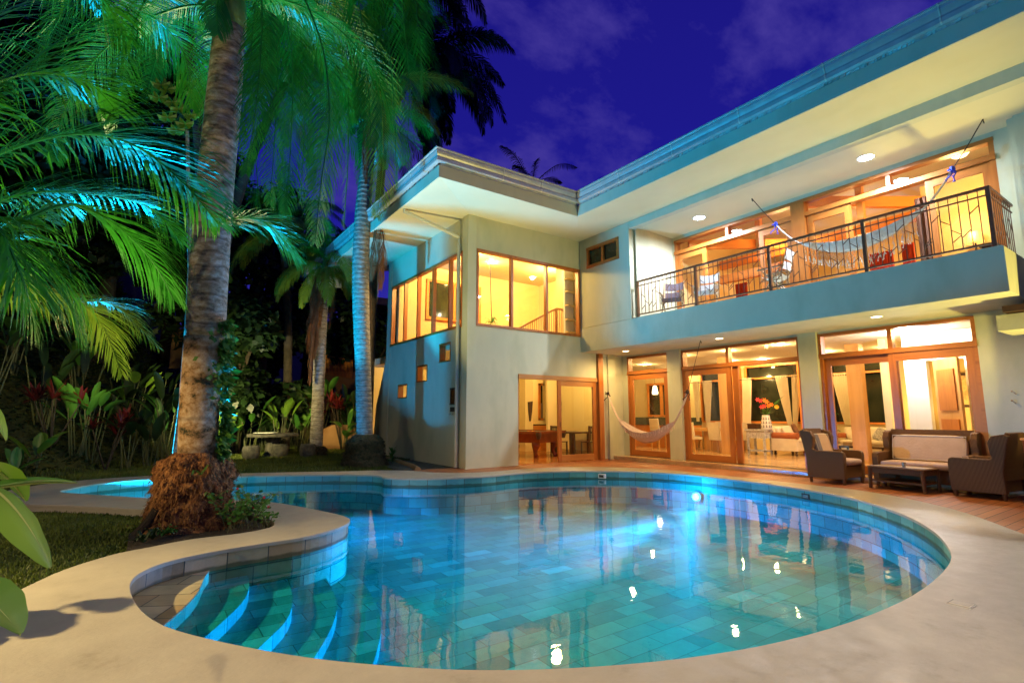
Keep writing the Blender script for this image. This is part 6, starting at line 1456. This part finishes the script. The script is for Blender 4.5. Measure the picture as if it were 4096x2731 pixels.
# small sapling by the kerb
t = thing('seedling', 'small grey-green seedling on the grass by the curved edging', 'plant', gp_(900, 1065)); q = gp_(900, 1065); lf = MB()
for k in range(14):
    a = k*2.4; tp = q+Vector((math.cos(a)*.16, math.sin(a)*.16, .12+.03*k)); big_leaf(lf, q+Vector((0, 0, .04+.02*k)), tp, .035, .1, n=4)
obj('leaves', lf, M['leaf'], t)
obj('stem', MB().tube([q, q+Vector((0, 0, .4))], .008, 5), M['stem'], t)
# cut stump
p = D(310, 1235, 2, -.1); t = thing('palm_stump', 'short dark cut stub leaning in the grass left of the root mass', 'stump', p)
obj('stump', MB().tube([p, p+Vector((.12, .0, .16)), p+Vector((.2, 0, .3))], [.07, .06, .065], 10), M['soil'], t)
# ---- grass
def grass(name, area, n, h, seed, wid=.006):
    rr = random.Random(seed); mb = MB(); c = 0
    x0, x1, y0, y1 = area
    while c < n:
        x = rr.uniform(x0, x1); y = rr.uniform(y0, y1)
        if inside(x, y, COs) and not (y > 6.2 and x < 1.4 and not inside(x, y, COs)): continue
        if y < 15 and x > 5.5: continue
        if hill(x, y) > .15: continue
        z = gz(x, y); a = rr.uniform(0, 6.28); hh = h*rr.uniform(.5, 1.2); w_ = Vector((math.cos(a), math.sin(a), 0))*wid*(1+y*.12); l = Vector((rr.uniform(-.5, .5), rr.uniform(-.5, .5), 1))*hh; b = Vector((x, y, z-.005))
        mb.quad(b-w_, b+w_, b+l); c += 1
    o = obj(name, mb, M['grass']); o['kind'] = 'stuff'; o['label'] = 'short lawn grass'; o['category'] = 'grass'; return o
grass('grass', (-3.8, .9, 3.6, 10.8), 46000, .045, 1); grass('grass', (-4.5, 8, 12.8, 24), 46000, .07, 2, .005)
# ---- ground cover on the bank
def scatter_leaves(name, fn, n, size, mat, seed, label, cat):
    rr = random.Random(seed); mb = MB()
    for _ in range(n):
        r_ = fn(rr)
        if r_ is None: continue
        p, s0 = r_; l = size*rr.uniform(.6, 1.3)*s0; a = rr.uniform(0, 6.28); d_ = Vector((math.cos(a), math.sin(a), rr.uniform(-.5, .7))).normalized(); s_ = d_.cross(Vector((rr.uniform(-.4, .4), rr.uniform(-.4, .4), 1))).normalized()*l*.34
        mb.quad(p, p+d_*l*.45+s_, p+d_*l, p+d_*l*.45-s_)
    o = obj(name, mb, M[mat]); o['kind'] = 'stuff'; o['label'] = label; o['category'] = cat; return o
def bank(rr):
    x = rr.uniform(-9, 14); y = rr.uniform(12, 32); h = hill(x, y)
    if h < .03: return None
    return Vector((x, y, gz(x, y)+rr.uniform(0, .28))), 1+h*.12
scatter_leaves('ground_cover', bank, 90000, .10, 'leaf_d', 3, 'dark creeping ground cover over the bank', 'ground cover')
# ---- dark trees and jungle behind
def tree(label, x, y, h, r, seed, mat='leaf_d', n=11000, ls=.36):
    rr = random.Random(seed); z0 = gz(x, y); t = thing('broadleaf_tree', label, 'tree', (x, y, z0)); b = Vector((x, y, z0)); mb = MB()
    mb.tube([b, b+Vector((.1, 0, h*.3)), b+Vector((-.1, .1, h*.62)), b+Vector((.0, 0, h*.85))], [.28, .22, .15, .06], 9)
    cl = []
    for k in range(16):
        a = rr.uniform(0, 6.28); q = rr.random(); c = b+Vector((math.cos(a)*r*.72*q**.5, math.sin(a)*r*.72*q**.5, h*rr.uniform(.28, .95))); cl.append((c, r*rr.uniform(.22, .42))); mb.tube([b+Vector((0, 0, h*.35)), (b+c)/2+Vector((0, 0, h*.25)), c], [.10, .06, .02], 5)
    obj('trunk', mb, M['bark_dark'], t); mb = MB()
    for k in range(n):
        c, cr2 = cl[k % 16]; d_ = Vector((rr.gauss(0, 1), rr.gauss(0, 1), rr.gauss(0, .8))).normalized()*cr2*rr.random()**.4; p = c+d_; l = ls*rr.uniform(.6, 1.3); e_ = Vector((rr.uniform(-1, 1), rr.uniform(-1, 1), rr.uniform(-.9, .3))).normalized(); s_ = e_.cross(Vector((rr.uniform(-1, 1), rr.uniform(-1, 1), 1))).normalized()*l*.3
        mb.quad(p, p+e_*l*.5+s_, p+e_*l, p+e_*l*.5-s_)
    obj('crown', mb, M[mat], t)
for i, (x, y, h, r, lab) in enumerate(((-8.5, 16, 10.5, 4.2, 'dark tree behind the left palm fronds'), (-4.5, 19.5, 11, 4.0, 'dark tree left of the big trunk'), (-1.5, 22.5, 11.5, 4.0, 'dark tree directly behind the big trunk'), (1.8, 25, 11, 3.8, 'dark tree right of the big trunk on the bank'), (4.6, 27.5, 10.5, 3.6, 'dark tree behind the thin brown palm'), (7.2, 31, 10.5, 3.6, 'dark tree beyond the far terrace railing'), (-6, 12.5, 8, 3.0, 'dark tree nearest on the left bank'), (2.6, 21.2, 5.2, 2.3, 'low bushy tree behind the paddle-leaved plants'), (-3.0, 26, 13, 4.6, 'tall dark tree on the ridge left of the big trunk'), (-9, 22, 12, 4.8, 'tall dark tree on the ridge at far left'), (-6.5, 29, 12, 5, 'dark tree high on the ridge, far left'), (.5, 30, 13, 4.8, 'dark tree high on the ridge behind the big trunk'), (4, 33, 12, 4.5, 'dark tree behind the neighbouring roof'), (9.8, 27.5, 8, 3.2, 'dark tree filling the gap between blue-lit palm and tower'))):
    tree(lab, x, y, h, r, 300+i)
# pale lobed leaves catching light, upper left
t = thing('cecropia_branch_tree', 'small tree with pale lobed leaves lit between the fronds, upper left', 'tree', (.2, 12.5, 0)) if False else None
def lobed(px, py, y, r, mb):
    c = D(px, py, 1, y); n_ = Vector((-.3, -.8, .4)).normalized(); x_ = n_.cross(Vector((0, 0, 1))).normalized(); y_ = n_.cross(x_)
    pts = []
    for k in range(28):
        a = 2*math.pi*k/28; q = r*(.62+.38*abs(math.cos(a*3.5))); pts.append(c+(x_*math.cos(a)+y_*math.sin(a))*q+n_*.05*math.cos(a*7))
    n0 = len(mb.v); mb.v.append(tuple(c)); mb.v += [tuple(p) for p in pts]
    for k in range(28): mb.f.append((n0, n0+1+k, n0+1+(k+1) % 28))
t = thing('lobed_leaf_tree', 'slim tree with pale lobed leaves catching light left of the big trunk', 'tree', (D(430, 700, 1, 11.5).x, 11.5, -.1))
rx = t.location.x; tr = D(430, 300, 1, 11.5)
obj('trunk', MB().tube([(rx, 11.5, -.15), (rx+.1, 11.5, 3), tr], [.06, .05, .03], 8), M['bark2'], t)
mb = MB()
for px, py in ((385, 205), (430, 190), (445, 215), (395, 235), (365, 225), (410, 250), (440, 265), (385, 270), (425, 285), (405, 300), (455, 245), (370, 195)): lobed(px, py, 11.5, .17, mb)
obj('leaves', mb, M['leaf_big'], t)
# ---- garden structures
q = Z8(760, 1400, 2, -.03); 
def zz(a, b, y): return Z8(a, b, 1, y)
YW = 21.5
a = zz(600, 1260, YW); b = zz(955, 1245, YW); c_ = zz(760, 1405, YW)
tag(obj('planter_wall', MB().extr([(a.x-.3, -.1), (b.x+.6, -.1), (b.x+.6, b.z), (a.x+.5, a.z+.03), (a.x-.3, a.z-.35)], 1, YW, YW+.3), M['rendered'], fixn=True), 'low ochre rendered garden wall behind the two palms', 'garden wall')
a = Z6(1420, 515, 1, 26); b = Z6(1640, 560, 1, 26)
tag(obj('terrace_wall', MB().box(a.x-2, b.x+.3, 26, 26.3, b.z-1.5, a.z), M['rendered']), 'high ochre wall edge half hidden by leaves right of the big trunk', 'garden wall')
t = thing('terrace_railing', 'small red railing of the far terrace between the two palms', 'railing', (zz(700, 850, 26).x, 26, 3))
a = zz(635, 820, 26); b = zz(800, 850, 26); lo = .9
obj('handrail', MB().bar(a, b, .07, .06), M['beam'], t)
for k in range(20):
    p = a.lerp(b, k/19); obj('baluster', MB().bar(p, p-Vector((0, 0, lo)), .03), M['beam'], t)
tag(obj('far_terrace_wall', MB().box(a.x-.5, b.x+3.5, 26.2, 26.5, b.z-2.4, b.z-.55), M['rendered']), 'ochre wall under the far red railing', 'wall')
# neighbouring roof
a = zz(620, 640, 27); b = zz(960, 450, 27); 
t = thing('neighbour_building', 'dark neighbouring building with a pale eave behind the blue-lit palm', 'building', (b.x, 28, 0))
p0 = zz(620, 640, 27); p1 = zz(955, 480, 27); p2 = zz(1030, 500, 27)
obj('roof', MB().extr([(p0.x, p0.z), (p1.x, p1.z+.25), (p1.x+5, p1.z+.25), (p1.x+5, p1.z-.15), (p1.x, p1.z-.15), (p0.x, p0.z-.12)], 1, 27, 33), M['rendered'], t, fixn=True)
obj('wall', MB().box(p0.x+1.6, p1.x+5, 27.8, 33, 0, p0.z-.1), M['stonebench'], t)
# stone table and stools on the lawn
q = Z8(310, 1425, 2, -.0)
sx, sy = Z8(300, 1340, 1, 18.9).x, 18.9
t = thing('stone_table', 'dark weathered stone table with a white dish on the lawn', 'garden table', (sx, sy, gz(sx, sy)))
g0 = gz(sx, sy); obj('table_top', MB().lathe([(.01, .66), (.78, .66), (.80, .70), (.78, .76), (.01, .76)], (sx, sy, g0), 20), M['stonebench'], t)
obj('pedestal', MB().lathe([(.34, 0), (.22, .15), (.2, .5), (.3, .66)], (sx, sy, g0), 14), M['stonebench'], t)
tag(obj('dish', MB().lathe([(.05, 0), (.36, .03), (.36, .045), (.05, .02)], (sx-.25, sy-.1, g0+.76), 20), M['vasewhite']), 'thin white dish lying on the stone garden table', 'dish')
for i, (px, lab) in enumerate(((165, 'stone stool left of the garden table'), (345, 'stone stool in front of the garden table'), (520, 'stone stool right of the garden table, near the thin palm'))):
    x = Z8(px, 1400, 1, 18.3+.4*(i % 2)).x; y = 18.3+.4*(i % 2); tag(obj('stone_stool', MB().lathe([(.20, 0), (.26, .12), (.26, .34), (.22, .42), (.01, .43)], (x, y, gz(x, y)), 14), M['stonebench'], smooth=True), lab, 'stool')
